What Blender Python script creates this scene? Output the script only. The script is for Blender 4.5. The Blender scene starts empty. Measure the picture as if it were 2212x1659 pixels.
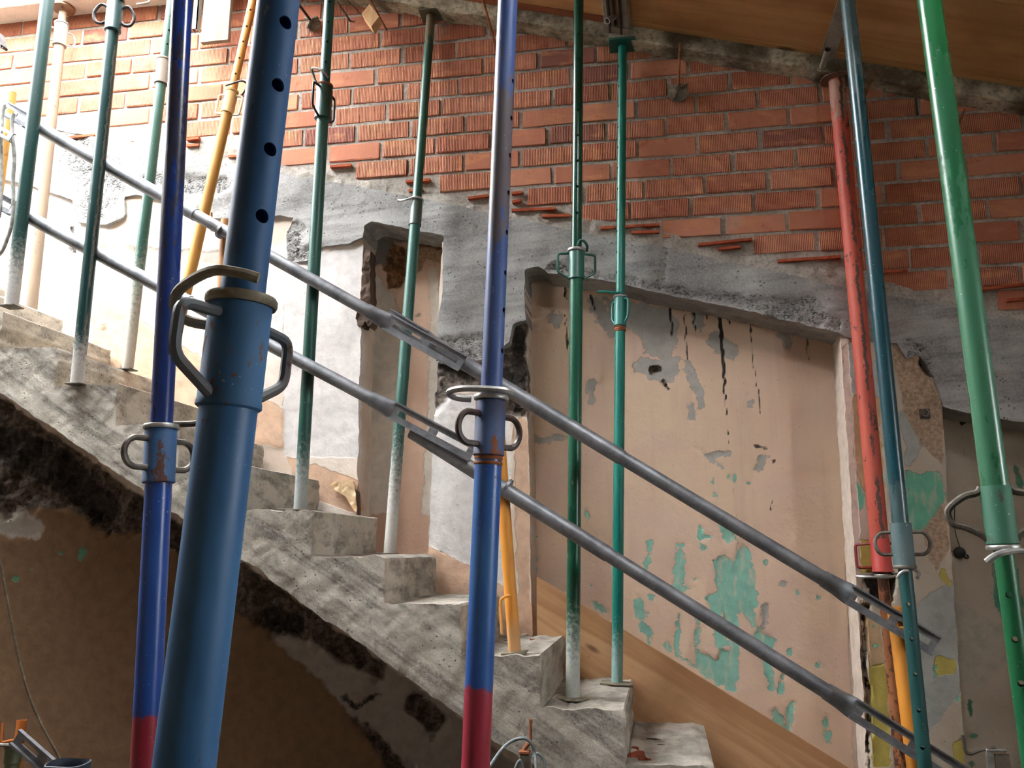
import bpy, math, random
import numpy as np
from mathutils import Vector, Matrix, Quaternion

# ---------------------------------------------------------------- scene, camera, light
SC = bpy.context.scene
COL = SC.collection
random.seed(7); np.random.seed(7)
F, PIT, YAW = 1850.0, math.radians(11.1), math.radians(9.8)
CAM = np.array([0.0, -4.0, 1.61])
cp, sp, cy, sy = math.cos(PIT), math.sin(PIT), math.cos(YAW), math.sin(YAW)
FWD = np.array([-sy*cp, cy*cp, sp]); RIGHT = np.array([cy, sy, 0.0]); UP = np.cross(RIGHT, FWD)
cam = bpy.data.cameras.new('camera'); cam.sensor_width = 36.0; cam.sensor_fit = 'HORIZONTAL'
cam.lens = F/2212*36.0; cam.clip_start = 0.05
co = bpy.data.objects.new('camera', cam); COL.objects.link(co)
co.matrix_world = Matrix(((RIGHT[0], UP[0], -FWD[0], CAM[0]), (RIGHT[1], UP[1], -FWD[1], CAM[1]), (RIGHT[2], UP[2], -FWD[2], CAM[2]), (0, 0, 0, 1)))
SC.camera = co
SC.view_settings.view_transform = 'Standard'; SC.view_settings.look = 'None'
SC.view_settings.gamma = 1.0; SC.view_settings.use_curve_mapping = False
SC.view_settings.exposure = 0.25
SC.cycles.use_denoising = True
SC.cycles.max_bounces = 8; SC.cycles.diffuse_bounces = 5; SC.cycles.glossy_bounces = 3
SC.cycles.caustics_reflective = False; SC.cycles.caustics_refractive = False
SC.cycles.sample_clamp_indirect = 6.0

W = bpy.data.worlds.new('overcast_sky'); SC.world = W; W.use_nodes = True
bg = W.node_tree.nodes['Background']; bg.inputs[0].default_value = (0.95, 0.975, 1.0, 1); bg.inputs[1].default_value = 40.0

# ---------------------------------------------------------------- photo geometry helpers
def ray(x, y): return FWD*F + RIGHT*(x-1106.0) - UP*(y-829.5)
def atY(x, y, Y=0.0):
    d = ray(x, y); return CAM + d*((Y-CAM[1])/d[1])
def atZ(x, y, Z):
    d = ray(x, y); return CAM + d*((Z-CAM[2])/d[2])
def topx(X, Y, Z):
    v0, v1, v2 = X-CAM[0], Y-CAM[1], Z-CAM[2]
    z = v0*FWD[0]+v1*FWD[1]+v2*FWD[2]
    return 1106+F*(v0*RIGHT[0]+v1*RIGHT[1])/z, 829.5-F*(v0*UP[0]+v1*UP[1]+v2*UP[2])/z
def px2(pts, Y): return [(q[0], q[2]) for q in (atY(x, y, Y) for x, y in pts)]

# vectorised value noise
def _h(ix, iy, iz, s):
    n = (ix*374761393 + iy*668265263 + iz*2147483647 + s*974634777) & 0xffffffff
    n = ((n ^ (n >> 13))*1274126177) & 0xffffffff
    n = n ^ (n >> 16)
    return (n & 0xffff)/32767.5 - 1.0
def vn(x, y, z, s=0):
    x, y, z = np.broadcast_arrays(np.asarray(x, float), np.asarray(y, float), np.asarray(z, float))
    fx, fy, fz = np.floor(x), np.floor(y), np.floor(z)
    ix, iy, iz = fx.astype(np.int64), fy.astype(np.int64), fz.astype(np.int64)
    u, v, w = x-fx, y-fy, z-fz
    u = u*u*(3-2*u); v = v*v*(3-2*v); w = w*w*(3-2*w)
    r = 0
    for a in (0, 1):
        for b in (0, 1):
            for c in (0, 1):
                r = r + _h(ix+a, iy+b, iz+c, s)*(u if a else 1-u)*(v if b else 1-v)*(w if c else 1-w)
    return r
def fbm(x, y, z, sc, o=4, s=0, rough=.5):
    r, a = 0, 1.0
    for k in range(o):
        r = r + a*vn(np.asarray(x)*sc, np.asarray(y)*sc, np.asarray(z)*sc, s+k*17); sc *= 2.03; a *= rough
    return r

# ---------------------------------------------------------------- node helpers
def new_mat(name):
    m = bpy.data.materials.new(name); m.use_nodes = True
    nt = m.node_tree; return m, nt, nt.nodes['Principled BSDF']
def N(nt, typ, **kw):
    n = nt.nodes.new('ShaderNode'+typ)
    for k, v in kw.items():
        if k.startswith('_'): setattr(n, k[1:], v)
        else:
            k2 = int(k[1:]) if k[0] == 'i' and k[1:].isdigit() else k.replace('__', ' ')
            if hasattr(v, 'is_linked') or isinstance(v, bpy.types.NodeSocket): nt.links.new(v, n.inputs[k2])
            else: n.inputs[k2].default_value = v
    return n
def c4(c): return (c[0], c[1], c[2], 1.0)
def S(*c):   # sRGB 0-255 to linear
    f = lambda u: (u/255/12.92) if u <= 10.3 else ((u/255+.055)/1.055)**2.4
    return tuple(f(u) for u in c)
def coord(nt, kind='Object', scale=(1, 1, 1)):
    t = N(nt, 'TexCoord')
    if scale == (1, 1, 1): return t.outputs[kind]
    return N(nt, 'Mapping', i0=t.outputs[kind], Scale=scale).outputs[0]
def wpos(nt, scale=(1, 1, 1)):
    g = N(nt, 'NewGeometry').outputs['Position']
    if scale == (1, 1, 1): return g
    return N(nt, 'Mapping', i0=g, Scale=scale).outputs[0]
def noise(nt, vec, scale, detail=4, rough=.55, dist=0.0):
    return N(nt, 'TexNoise', Vector=vec, Scale=scale, Detail=detail, Roughness=rough, Distortion=dist).outputs['Fac']
def mr(nt, v, a, b, lo=0.0, hi=1.0):
    return N(nt, 'MapRange', _interpolation_type='SMOOTHSTEP', i0=v, i1=a, i2=b, i3=lo, i4=hi).outputs[0]
def math_(nt, op, a, b=0.0, c=0.0):
    return N(nt, 'Math', _operation=op, i0=a, i1=b, i2=c).outputs[0]
def mix(nt, f, a, b):
    n = nt.nodes.new('ShaderNodeMix'); n.data_type = 'RGBA'
    for i, v in ((0, f), (6, a), (7, b)):
        if isinstance(v, bpy.types.NodeSocket): nt.links.new(v, n.inputs[i])
        else: n.inputs[i].default_value = v if i == 0 else c4(v)
    return n.outputs[2]
def attr(nt, name): return N(nt, 'Attribute', _attribute_name=name).outputs['Fac']
def bump(nt, bs, h, dist=.004, strength=1.0, prev=None):
    n = N(nt, 'Bump', Height=h, Distance=dist, Strength=strength)
    if prev is not None: nt.links.new(prev, n.inputs['Normal'])
    nt.links.new(n.outputs[0], bs.inputs['Normal']); return n.outputs[0]
def out_col(nt, bs, c, rough=.8):
    if isinstance(c, bpy.types.NodeSocket): nt.links.new(c, bs.inputs['Base Color'])
    else: bs.inputs['Base Color'].default_value = c4(c)
    if isinstance(rough, bpy.types.NodeSocket): nt.links.new(rough, bs.inputs['Roughness'])
    else: bs.inputs['Roughness'].default_value = rough

# ---------------------------------------------------------------- materials
def m_plaster(name, base, base2, layers=(), fleck=0.5, bmp=.004, stain=None):
    """plaster with worn paint layers; each layer = (attribute, colour, edge width, noise amp, noise scale)"""
    m, nt, bs = new_mat(name); P = wpos(nt)
    c = mix(nt, mr(nt, noise(nt, P, 2.2, 5), .38, .64), base, base2)
    streak = noise(nt, wpos(nt, (14, 14, 1.4)), 1.0, 4)
    c = mix(nt, mr(nt, streak, .5, .75, 0, .35), c, tuple(x*.8 for x in base2))
    fl = noise(nt, P, 55, 3, .6)
    h = noise(nt, P, 9, 6, .6); hs = None
    n2 = noise(nt, P, 26, 5, .65); n1 = noise(nt, P, 7, 5, .62)
    for (a, col, w, amp, big) in layers:
        f = attr(nt, a)
        nn = n1 if big else n2
        d = math_(nt, 'ADD', f, math_(nt, 'MULTIPLY', math_(nt, 'SUBTRACT', nn, .5), amp))
        k = mr(nt, d, -w, w)
        if a == 'rub': cc = mix(nt, mr(nt, noise(nt, P, 60, 5, .7), .36, .62), tuple(x*.6 for x in col), col)
        elif a in ('dark', 'black'): cc = mix(nt, mr(nt, noise(nt, P, 34, 6, .7), .38, .66), tuple(x*.45 for x in col), tuple(min(1, x*1.7) for x in col))
        else: cc = mix(nt, mr(nt, noise(nt, P, 18, 4, .6), .35, .7), col, tuple(x*.82 for x in col))
        if a == 'cyan': cc = mix(nt, mr(nt, noise(nt, wpos(nt, (30, 30, 9)), 1.0, 4), .5, .66, 0, .5), cc, base)
        c = mix(nt, k, c, cc)
        h = math_(nt, 'SUBTRACT', h, math_(nt, 'MULTIPLY', k, .35))
    c = mix(nt, mr(nt, fl, .66, .72, 0, fleck), c, tuple(x*.3 for x in base2))
    if stain:
        c = mix(nt, mr(nt, noise(nt, P, 3.3, 6, .65), .56, .72, 0, .55), c, stain)
    out_col(nt, bs, c, .85); bs.inputs['Specular IOR Level'].default_value = .25
    b = bump(nt, bs, h, bmp*2.2, .7)
    bump(nt, bs, fl, .003, .5, b)
    return m

def m_concrete(name, c1, c2, dark, streak_rot=0.0, pits=1.0, dust=None, streak=.5, rubble=None):
    m, nt, bs = new_mat(name); P = wpos(nt)
    Ps = N(nt, 'Mapping', i0=N(nt, 'Mapping', i0=P, Rotation=(0, streak_rot, 0)).outputs[0], Scale=(1.6, 5, 26)).outputs[0]
    st = noise(nt, Ps, 1.0, 5, .6)
    c = mix(nt, mr(nt, noise(nt, P, 3.0, 6, .6), .35, .66), c1, c2)
    big = noise(nt, N(nt, 'Mapping', i0=N(nt, 'Mapping', i0=P, Rotation=(0, streak_rot, 0)).outputs[0], Scale=(1.7, 5, 12)).outputs[0], 1.3, 5, .62)
    c = mix(nt, math_(nt, 'MULTIPLY', mr(nt, big, .42, .6), math_(nt, 'MULTIPLY', mr(nt, st, .3, .7, .3, 1.0), streak)), c, dark)
    vo = N(nt, 'TexVoronoi', Vector=P, Scale=48.0, Randomness=1.0).outputs['Distance']
    gate = noise(nt, P, 11, 3)
    pit = math_(nt, 'MULTIPLY', mr(nt, vo, .12, .24, 1, 0), mr(nt, gate, .5, .58))
    c = mix(nt, math_(nt, 'MULTIPLY', pit, .75*pits), c, tuple(x*.3 for x in dark))
    fine = noise(nt, P, 90, 4, .7)
    c = mix(nt, mr(nt, fine, .35, .7, 0, .3), c, tuple(min(1, x*1.35) for x in c1))
    h = math_(nt, 'ADD', math_(nt, 'MULTIPLY', noise(nt, P, 30, 6, .7), .6), math_(nt, 'MULTIPLY', fine, .3))
    h = math_(nt, 'SUBTRACT', h, math_(nt, 'MULTIPLY', pit, .5*pits))
    h = math_(nt, 'ADD', h, math_(nt, 'MULTIPLY', st, .3))
    if rubble:
        f = attr(nt, rubble)
        d = mr(nt, math_(nt, 'ADD', f, math_(nt, 'MULTIPLY', math_(nt, 'SUBTRACT', noise(nt, P, 18, 5, .65), .5), .12)), -.01, .012)
        v2 = N(nt, 'TexVoronoi', Vector=N(nt, 'Mapping', i0=P, Scale=(1, 1, 1.3)).outputs[0], Scale=92.0).outputs['Distance']
        v2 = math_(nt, 'MULTIPLY', v2, mr(nt, noise(nt, P, 40, 4, .7), .35, .62))
        c = mix(nt, math_(nt, 'MULTIPLY', d, mr(nt, v2, .25, .7, .0, .7)), c, tuple(x*.35 for x in dark))
        h = math_(nt, 'SUBTRACT', h, math_(nt, 'MULTIPLY', d, math_(nt, 'MULTIPLY', v2, 2.2)))
    if dust:
        nz = N(nt, 'SeparateXYZ', i0=N(nt, 'NewGeometry').outputs['True Normal']).outputs[2]
        k = math_(nt, 'MULTIPLY', mr(nt, nz, .55, .9), mr(nt, noise(nt, P, 5, 5, .65), .3, .5, .55, 1))
        c = mix(nt, k, c, mix(nt, mr(nt, noise(nt, wpos(nt, (9, 5, 9)), 1.0, 5, .65), .4, .62), dust, tuple(x*.55 for x in dust)))
    out_col(nt, bs, c, .88); bs.inputs['Specular IOR Level'].default_value = .2
    bump(nt, bs, h, .006, .8)
    return m

def m_brick():
    m, nt, bs = new_mat('ribbed_clay_brick'); O = coord(nt); P = wpos(nt)
    rnd = N(nt, 'ObjectInfo').outputs['Random']
    c = mix(nt, rnd, S(200, 138, 110), S(178, 112, 88))
    r2 = math_(nt, 'FRACT', math_(nt, 'MULTIPLY', rnd, 7.31))
    c = mix(nt, mr(nt, r2, .93, .95), c, S(146, 98, 86))
    c = mix(nt, mr(nt, noise(nt, wpos(nt, (6, 6, 16)), 1.0, 3), .52, .66, 0, .6), c, S(216, 150, 108))
    c = mix(nt, mr(nt, noise(nt, P, 14, 5, .65), .56, .7, 0, .5), c, S(160, 78, 52))
    c = mix(nt, mr(nt, noise(nt, P, 4, 3), .62, .75, 0, .45), c, S(200, 170, 150))
    x = N(nt, 'SeparateXYZ', i0=O).outputs[0]
    w = math_(nt, 'SINE', math_(nt, 'MULTIPLY', x, 2*math.pi/.0082))
    plain = math_(nt, 'FRACT', math_(nt, 'MULTIPLY', rnd, 3.77))
    rib = math_(nt, 'MULTIPLY', w, mr(nt, plain, .22, .3, .12, 1.0))
    rib = math_(nt, 'MULTIPLY', rib, mr(nt, noise(nt, P, 12, 3), .35, .55, .35, 1))
    c = mix(nt, mr(nt, rib, .4, -1.0, 0, .62), c, S(112, 52, 34))
    h = math_(nt, 'ADD', math_(nt, 'MULTIPLY', rib, .5), math_(nt, 'MULTIPLY', noise(nt, P, 60, 4, .7), .5))
    out_col(nt, bs, c, .85); bs.inputs['Specular IOR Level'].default_value = .2
    bump(nt, bs, h, .0035, .8)
    return m

def m_rough(name, c1, c2, sc=60, h=.008, rough=.9):
    m, nt, bs = new_mat(name); P = wpos(nt)
    n = noise(nt, P, sc, 6, .75)
    c = mix(nt, mr(nt, noise(nt, P, sc*.1, 4), .35, .65), c1, c2)
    c = mix(nt, mr(nt, n, .55, .35, 0, .6), c, tuple(x*.45 for x in c2))
    out_col(nt, bs, c, rough); bs.inputs['Specular IOR Level'].default_value = .2
    bump(nt, bs, n, h, .9)
    return m

def m_paint(name, col, col2, zones=(), rust=.35, rough=.34, dust=None, spat=.5, rustcol=S(92, 58, 40), chipcol=S(190, 190, 180), chips=.3, vert=(26, 26, 14), seam=None):
    """painted steel; zones = (z0, z1, colour, jag) bands along the tube; dust = (z from, z to, colour)"""
    m, nt, bs = new_mat(name); O = coord(nt)
    z = N(nt, 'SeparateXYZ', i0=O).outputs[2]
    lo = noise(nt, coord(nt, 'Object', (9, 9, 2.2)), 1.0, 4)
    c = mix(nt, mr(nt, lo, .36, .68), col, col2)
    n3 = noise(nt, coord(nt, 'Object', (60, 60, 16)), 1.0, 4, .65)
    for (z0, z1, zc, jag) in zones:
        zz = math_(nt, 'ADD', z, math_(nt, 'MULTIPLY', math_(nt, 'SUBTRACT', n3, .5), jag))
        k = math_(nt, 'MULTIPLY', mr(nt, zz, z0-.004, z0+.004), mr(nt, zz, z1-.004, z1+.004, 1, 0))
        c = mix(nt, math_(nt, 'MULTIPLY', k, .92), c, mix(nt, lo, zc, tuple(x*.75 for x in zc)))
    if seam:
        xyz = N(nt, 'SeparateXYZ', i0=O); an = math_(nt, 'ARCTAN2', xyz.outputs[1], xyz.outputs[0])
        wob = math_(nt, 'ADD', math_(nt, 'MULTIPLY', math_(nt, 'SUBTRACT', noise(nt, coord(nt, 'Object', (8, 8, 5)), 1.0, 4), .5), .9), math_(nt, 'MULTIPLY', math_(nt, 'SUBTRACT', noise(nt, coord(nt, 'Object', (20, 20, 36)), 1.0, 4, .7), .5), .9))
        dd_ = math_(nt, 'ABSOLUTE', math_(nt, 'ADD', math_(nt, 'SUBTRACT', an, seam[0]), wob))
        gate_ = mr(nt, noise(nt, coord(nt, 'Object', (3, 3, 4)), 1.0, 3), .38, .5)
        c = mix(nt, math_(nt, 'MULTIPLY', mr(nt, dd_, seam[1], seam[1]+.06, .92, 0), gate_), c, seam[2])
    chip = mr(nt, noise(nt, coord(nt, 'Object', (70, 70, 22)), 1.0, 5, .7), .66, .7, 0, chips)
    c = mix(nt, chip, c, chipcol)
    rk = mr(nt, noise(nt, coord(nt, 'Object', vert), 1.0, 6, .72), .68-.22*rust, .72-.22*rust)
    c = mix(nt, math_(nt, 'MULTIPLY', rk, min(1.0, .45+rust)), c, mix(nt, n3, rustcol, tuple(x*.6 for x in rustcol)))
    spk = math_(nt, 'MULTIPLY', mr(nt, noise(nt, O, 150, 2, .5), .70, .74), mr(nt, noise(nt, O, 14, 3), .45, .6, .15*spat, spat))
    c = mix(nt, spk, c, S(190, 195, 190))
    rg = math_(nt, 'ADD', rough, math_(nt, 'MULTIPLY', rk, .4))
    rg = math_(nt, 'ADD', rg, math_(nt, 'MULTIPLY', mr(nt, lo, .3, .7), .12))
    if dust:
        a, b, dc = dust
        g = math_(nt, 'ADD', mr(nt, z, a, b, 1, 0), math_(nt, 'MULTIPLY', math_(nt, 'SUBTRACT', noise(nt, O, 70, 5, .75), .5), 1.2))
        k = mr(nt, g, .35, 1.0, 0, .95)
        c = mix(nt, k, c, dc); rg = math_(nt, 'ADD', rg, math_(nt, 'MULTIPLY', k, .4))
    out_col(nt, bs, c, rg); bs.inputs['Specular IOR Level'].default_value = .55
    bump(nt, bs, math_(nt, 'ADD', math_(nt, 'MULTIPLY', n3, .4), math_(nt, 'MULTIPLY', rk, .3)), .0006, .6)
    return m

def m_metal(name, c1, c2, rough=.42, metal=.75, sc=40, stretch=(1, 1, 1)):
    m, nt, bs = new_mat(name); O = coord(nt, 'Object', stretch) if stretch != (1, 1, 1) else coord(nt)
    n = noise(nt, O, sc*.35, 5, .65)
    c = mix(nt, mr(nt, n, .35, .68), c1, c2)
    c = mix(nt, mr(nt, noise(nt, O, sc*2, 4, .7), .6, .72, 0, .5), c, tuple(min(1, x*1.5) for x in c1))
    out_col(nt, bs, c, math_(nt, 'ADD', rough, math_(nt, 'MULTIPLY', n, .2))); bs.inputs['Metallic'].default_value = metal
    bump(nt, bs, noise(nt, O, sc*3, 3), .0004, .6)
    return m

def m_wood(name, c1, c2, dark, axis=(1.2, 18, 26), knots=True, rough=.6, rot=(0, 0, 0)):
    m, nt, bs = new_mat(name); P = N(nt, 'Mapping', i0=coord(nt), Rotation=rot).outputs[0]
    Q = N(nt, 'Mapping', i0=P, Scale=axis).outputs[0]
    g = noise(nt, Q, 1.0, 5, .6, .6)
    c = mix(nt, mr(nt, g, .35, .66), c1, c2)
    c = mix(nt, mr(nt, noise(nt, P, 1.7, 5, .6), .45, .7, 0, .55), c, tuple(x*.62 for x in c2))
    if knots:
        v = N(nt, 'TexVoronoi', Vector=N(nt, 'Mapping', i0=P, Scale=(axis[0]*2.2, axis[1]*.42, axis[2]*.42)).outputs[0], Scale=1.0).outputs['Distance']
        c = mix(nt, mr(nt, v, .05, .13, .85, 0), c, dark)
    c = mix(nt, mr(nt, noise(nt, P, 30, 5, .7), .62, .74, 0, .5), c, dark)
    out_col(nt, bs, c, rough); bs.inputs['Specular IOR Level'].default_value = .35
    bump(nt, bs, g, .0015, .6)
    return m

def m_flat(name, c, rough=.7, metal=0.0):
    m, nt, bs = new_mat(name)
    n = noise(nt, coord(nt), 35, 4)
    out_col(nt, bs, mix(nt, mr(nt, n, .35, .65), c, tuple(x*.7 for x in c)), rough); bs.inputs['Metallic'].default_value = metal
    return m

# ---------------------------------------------------------------- mesh helpers
class MB:
    def __init__(s): s.v = []; s.f = []
    def add(s, verts, faces):
        o = len(s.v); s.v += [tuple(map(float, v)) for v in verts]; s.f += [tuple(i+o for i in f) for f in faces]; return s
    def box(s, x0, x1, y0, y1, z0, z1):
        return s.add([(x0, y0, z0), (x1, y0, z0), (x1, y1, z0), (x0, y1, z0), (x0, y0, z1), (x1, y0, z1), (x1, y1, z1), (x0, y1, z1)],
                     [(0, 3, 2, 1), (4, 5, 6, 7), (0, 1, 5, 4), (1, 2, 6, 5), (2, 3, 7, 6), (3, 0, 4, 7)])
    def bevbox(s, x0, x1, y0, y1, z0, z1, b):
        """box with chamfered edges"""
        vs = []
        for X, sx in ((x0, 1), (x1, -1)):
            for Y, sy_ in ((y0, 1), (y1, -1)):
                for Z, sz in ((z0, 1), (z1, -1)):
                    vs += [(X, Y+sy_*b, Z+sz*b), (X+sx*b, Y, Z+sz*b), (X+sx*b, Y+sy_*b, Z)]
        i = lambda a, b_, c, k: ((a*2+b_)*2+c)*3+k
        fs = [(i(0,0,0,0), i(0,0,1,0), i(0,1,1,0), i(0,1,0,0)), (i(1,0,0,0), i(1,1,0,0), i(1,1,1,0), i(1,0,1,0)),
              (i(0,0,0,1), i(1,0,0,1), i(1,0,1,1), i(0,0,1,1)), (i(0,1,0,1), i(0,1,1,1), i(1,1,1,1), i(1,1,0,1)),
              (i(0,0,0,2), i(0,1,0,2), i(1,1,0,2), i(1,0,0,2)), (i(0,0,1,2), i(1,0,1,2), i(1,1,1,2), i(0,1,1,2))]
        for a in (0, 1):
            for b_ in (0, 1):
                fs.append((i(a,b_,0,0), i(a,b_,0,1), i(a,b_,1,1), i(a,b_,1,0)) if a ^ b_ else (i(a,b_,0,1), i(a,b_,0,0), i(a,b_,1,0), i(a,b_,1,1)))
                fs.append((i(a,0,b_,0), i(a,0,b_,2), i(a,1,b_,2), i(a,1,b_,0)) if not a ^ b_ else (i(a,0,b_,2), i(a,0,b_,0), i(a,1,b_,0), i(a,1,b_,2)))
                fs.append((i(0,a,b_,1), i(0,a,b_,2), i(1,a,b_,2), i(1,a,b_,1)) if a ^ b_ else (i(0,a,b_,2), i(0,a,b_,1), i(1,a,b_,1), i(1,a,b_,2)))
                for c in (0, 1):
                    t = (i(a,b_,c,0), i(a,b_,c,1), i(a,b_,c,2))
                    fs.append(t if (a+b_+c) % 2 == 0 else t[::-1])
        return s.add(vs, fs)
    def hexa(s, p):  # eight corners: 0-3 bottom ring, 4-7 top ring
        return s.add(p, [(0, 3, 2, 1), (4, 5, 6, 7), (0, 1, 5, 4), (1, 2, 6, 5), (2, 3, 7, 6), (3, 0, 4, 7)])
    def beam(s, a, b, u, w, t):
        """bar from a to b, width w along u, thickness t"""
        a, b, u = Vector(a), Vector(b), Vector(u)
        d = (b-a).normalized(); u = (u-d*u.dot(d)).normalized(); n = d.cross(u)
        p = []
        for e in (a, b):
            for q in ((-1, -1), (1, -1), (1, 1), (-1, 1)): p.append(e+u*(q[0]*w/2)+n*(q[1]*t/2))
        return s.hexa(p)
    def lathe(s, prof, n=24, ang=0.0, c=(0, 0), cap=True):
        """prof = [(r, z)...] bottom to top"""
        vs, fs = [], []
        for r, z in prof:
            for k in range(n):
                a = ang+2*math.pi*k/n; vs.append((c[0]+r*math.cos(a), c[1]+r*math.sin(a), z))
        for j in range(len(prof)-1):
            for k in range(n):
                k2 = (k+1) % n; fs.append((j*n+k, j*n+k2, (j+1)*n+k2, (j+1)*n+k))
        if cap:
            if prof[0][0] > 1e-6: fs.append(tuple(range(n))[::-1])
            if prof[-1][0] > 1e-6: fs.append(tuple((len(prof)-1)*n+k for k in range(n)))
        return s.add(vs, fs)
    def sweep(s, pts, r, n=10, closed=False, cap=True):
        pts = [Vector(p) for p in pts]; m = len(pts)
        T = []
        for i in range(m):
            a = pts[i-1] if (i > 0 or closed) else pts[i]; b = pts[(i+1) % m] if (i < m-1 or closed) else pts[i]
            T.append((b-a).normalized())
        u = T[0].orthogonal().normalized(); vs, fs = [], []
        for i in range(m):
            if i: u = (u-T[i]*u.dot(T[i])).normalized()
            w = T[i].cross(u); rr = r[i] if isinstance(r, (list, tuple)) else r
            for k in range(n):
                a = 2*math.pi*k/n; vs.append(pts[i]+u*(rr*math.cos(a))+w*(rr*math.sin(a)))
        for i in range(m if closed else m-1):
            i2 = (i+1) % m
            for k in range(n):
                k2 = (k+1) % n; fs.append((i*n+k, i*n+k2, i2*n+k2, i2*n+k))
        if cap and not closed: fs += [tuple(range(n))[::-1], tuple((m-1)*n+k for k in range(n))]
        return s.add(vs, fs)
    def tube(s, r, z0, z1, n=32, holes=(), ang=0.0, hr=.0065, open_top=False):
        """tube along z, with real round holes bored through both sides"""
        w = 2*math.pi*r/n; rows = {z0, z1}
        hs = sorted(h for h in holes if z0+3*w < h < z1-3*w)
        for h in hs: rows |= {h-2*w, h-w, h, h+w, h+2*w}
        rows = sorted(rows); L = len(rows)
        z_ix = {z: i for i, z in enumerate(rows)}
        vs = [(r*math.cos(ang+2*math.pi*k/n), r*math.sin(ang+2*math.pi*k/n), z) for z in rows for k in range(n)]
        skip = set(); fs = []
        for h in hs:
            j0 = z_ix[h-2*w]
            for side in (0, n//2):
                for j in range(j0, j0+4):
                    for k in range(-2, 2): skip.add((j, (side+k) % n))
                ring = [(-2+i, -2) for i in range(4)] + [(2, -2+i) for i in range(4)] + [(2-i, 2) for i in range(4)] + [(-2, 2-i) for i in range(4)]
                b = [(j0+2+q)*n + (side+p) % n for p, q in ring]; o = len(vs)
                for i in range(16):
                    t = math.radians(225+22.5*i); th = ang+2*math.pi*side/n+hr*math.cos(t)/r
                    vs.append((r*math.cos(th), r*math.sin(th), h+hr*math.sin(t)))
                o2 = len(vs)
                for i in range(16):
                    t = math.radians(225+22.5*i); th = ang+2*math.pi*side/n+hr*math.cos(t)/r
                    vs.append(((r-.003)*math.cos(th), (r-.003)*math.sin(th), h+hr*math.sin(t)))
                for i in range(16):
                    i2 = (i+1) % 16; fs.append((b[i], b[i2], o+i2, o+i)); fs.append((o+i, o+i2, o2+i2, o2+i))
        for j in range(L-1):
            for k in range(n):
                if (j, k) not in skip: fs.append((j*n+k, j*n+(k+1) % n, (j+1)*n+(k+1) % n, (j+1)*n+k))
        fs.append(tuple(range(n))[::-1])
        if open_top:
            o = len(vs); ri = r-.003
            for z in (z1, z1-.25):
                vs += [(ri*math.cos(ang+2*math.pi*k/n), ri*math.sin(ang+2*math.pi*k/n), z) for k in range(n)]
            t0 = (L-1)*n
            for k in range(n):
                k2 = (k+1) % n; fs.append((t0+k, t0+k2, o+k2, o+k)); fs.append((o+k, o+k2, o+n+k2, o+n+k))
        else: fs.append(tuple((L-1)*n+k for k in range(n)))
        return s.add(vs, fs)
    def build(s, name, mat, parent=None, smooth=True, angle=40, loc=None):
        me = bpy.data.meshes.new(name); me.from_pydata(s.v, [], s.f); me.validate(); me.update()
        if mat: me.materials.append(mat)
        return link(name, me, parent, smooth, angle, loc)

def link(name, me, parent=None, smooth=True, angle=40, loc=None):
    if smooth:
        me.polygons.foreach_set('use_smooth', [True]*len(me.polygons))
        me.set_sharp_from_angle(angle=math.radians(angle))
    o = bpy.data.objects.new(name, me); COL.objects.link(o)
    if parent: o.parent = parent
    if loc is not None: o.location = loc
    return o
def tag(o, label=None, cat=None, group=None, kind=None):
    if label: o['label'] = label
    if cat: o['category'] = cat
    if group: o['group'] = group
    if kind: o['kind'] = kind
    return o
def empty(name, label, cat, loc=(0, 0, 0), group=None, quat=None):
    o = bpy.data.objects.new(name, None); o.empty_display_size = .05; COL.objects.link(o)
    o.location = loc
    if quat is not None: o.rotation_mode = 'QUATERNION'; o.rotation_quaternion = quat
    return tag(o, label, cat, group)
def fillet(pts, r, n=5):
    pts = [Vector(p) for p in pts]; out = [pts[0]]
    for i in range(1, len(pts)-1):
        a, b, c = pts[i-1], pts[i], pts[i+1]
        d1 = min(r, (a-b).length*.49); d2 = min(r, (c-b).length*.49)
        p, q = b+(a-b).normalized()*d1, b+(c-b).normalized()*d2
        for k in range(n+1):
            t = k/n; out.append(p*(1-t)**2+b*2*t*(1-t)+q*t*t)
    return out+[pts[-1]]
def smooth_path(pts, n=6):
    P = [Vector(p) for p in pts]; out = []
    for i in range(len(P)-1):
        p0, p1, p2, p3 = P[max(i-1, 0)], P[i], P[i+1], P[min(i+2, len(P)-1)]
        for k in range(n):
            t = k/n; out.append(.5*((2*p1)+(p2-p0)*t+(2*p0-5*p1+4*p2-p3)*t*t+(3*p1-p0-3*p2+p3)*t**3))
    return out+[P[-1]]

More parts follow.
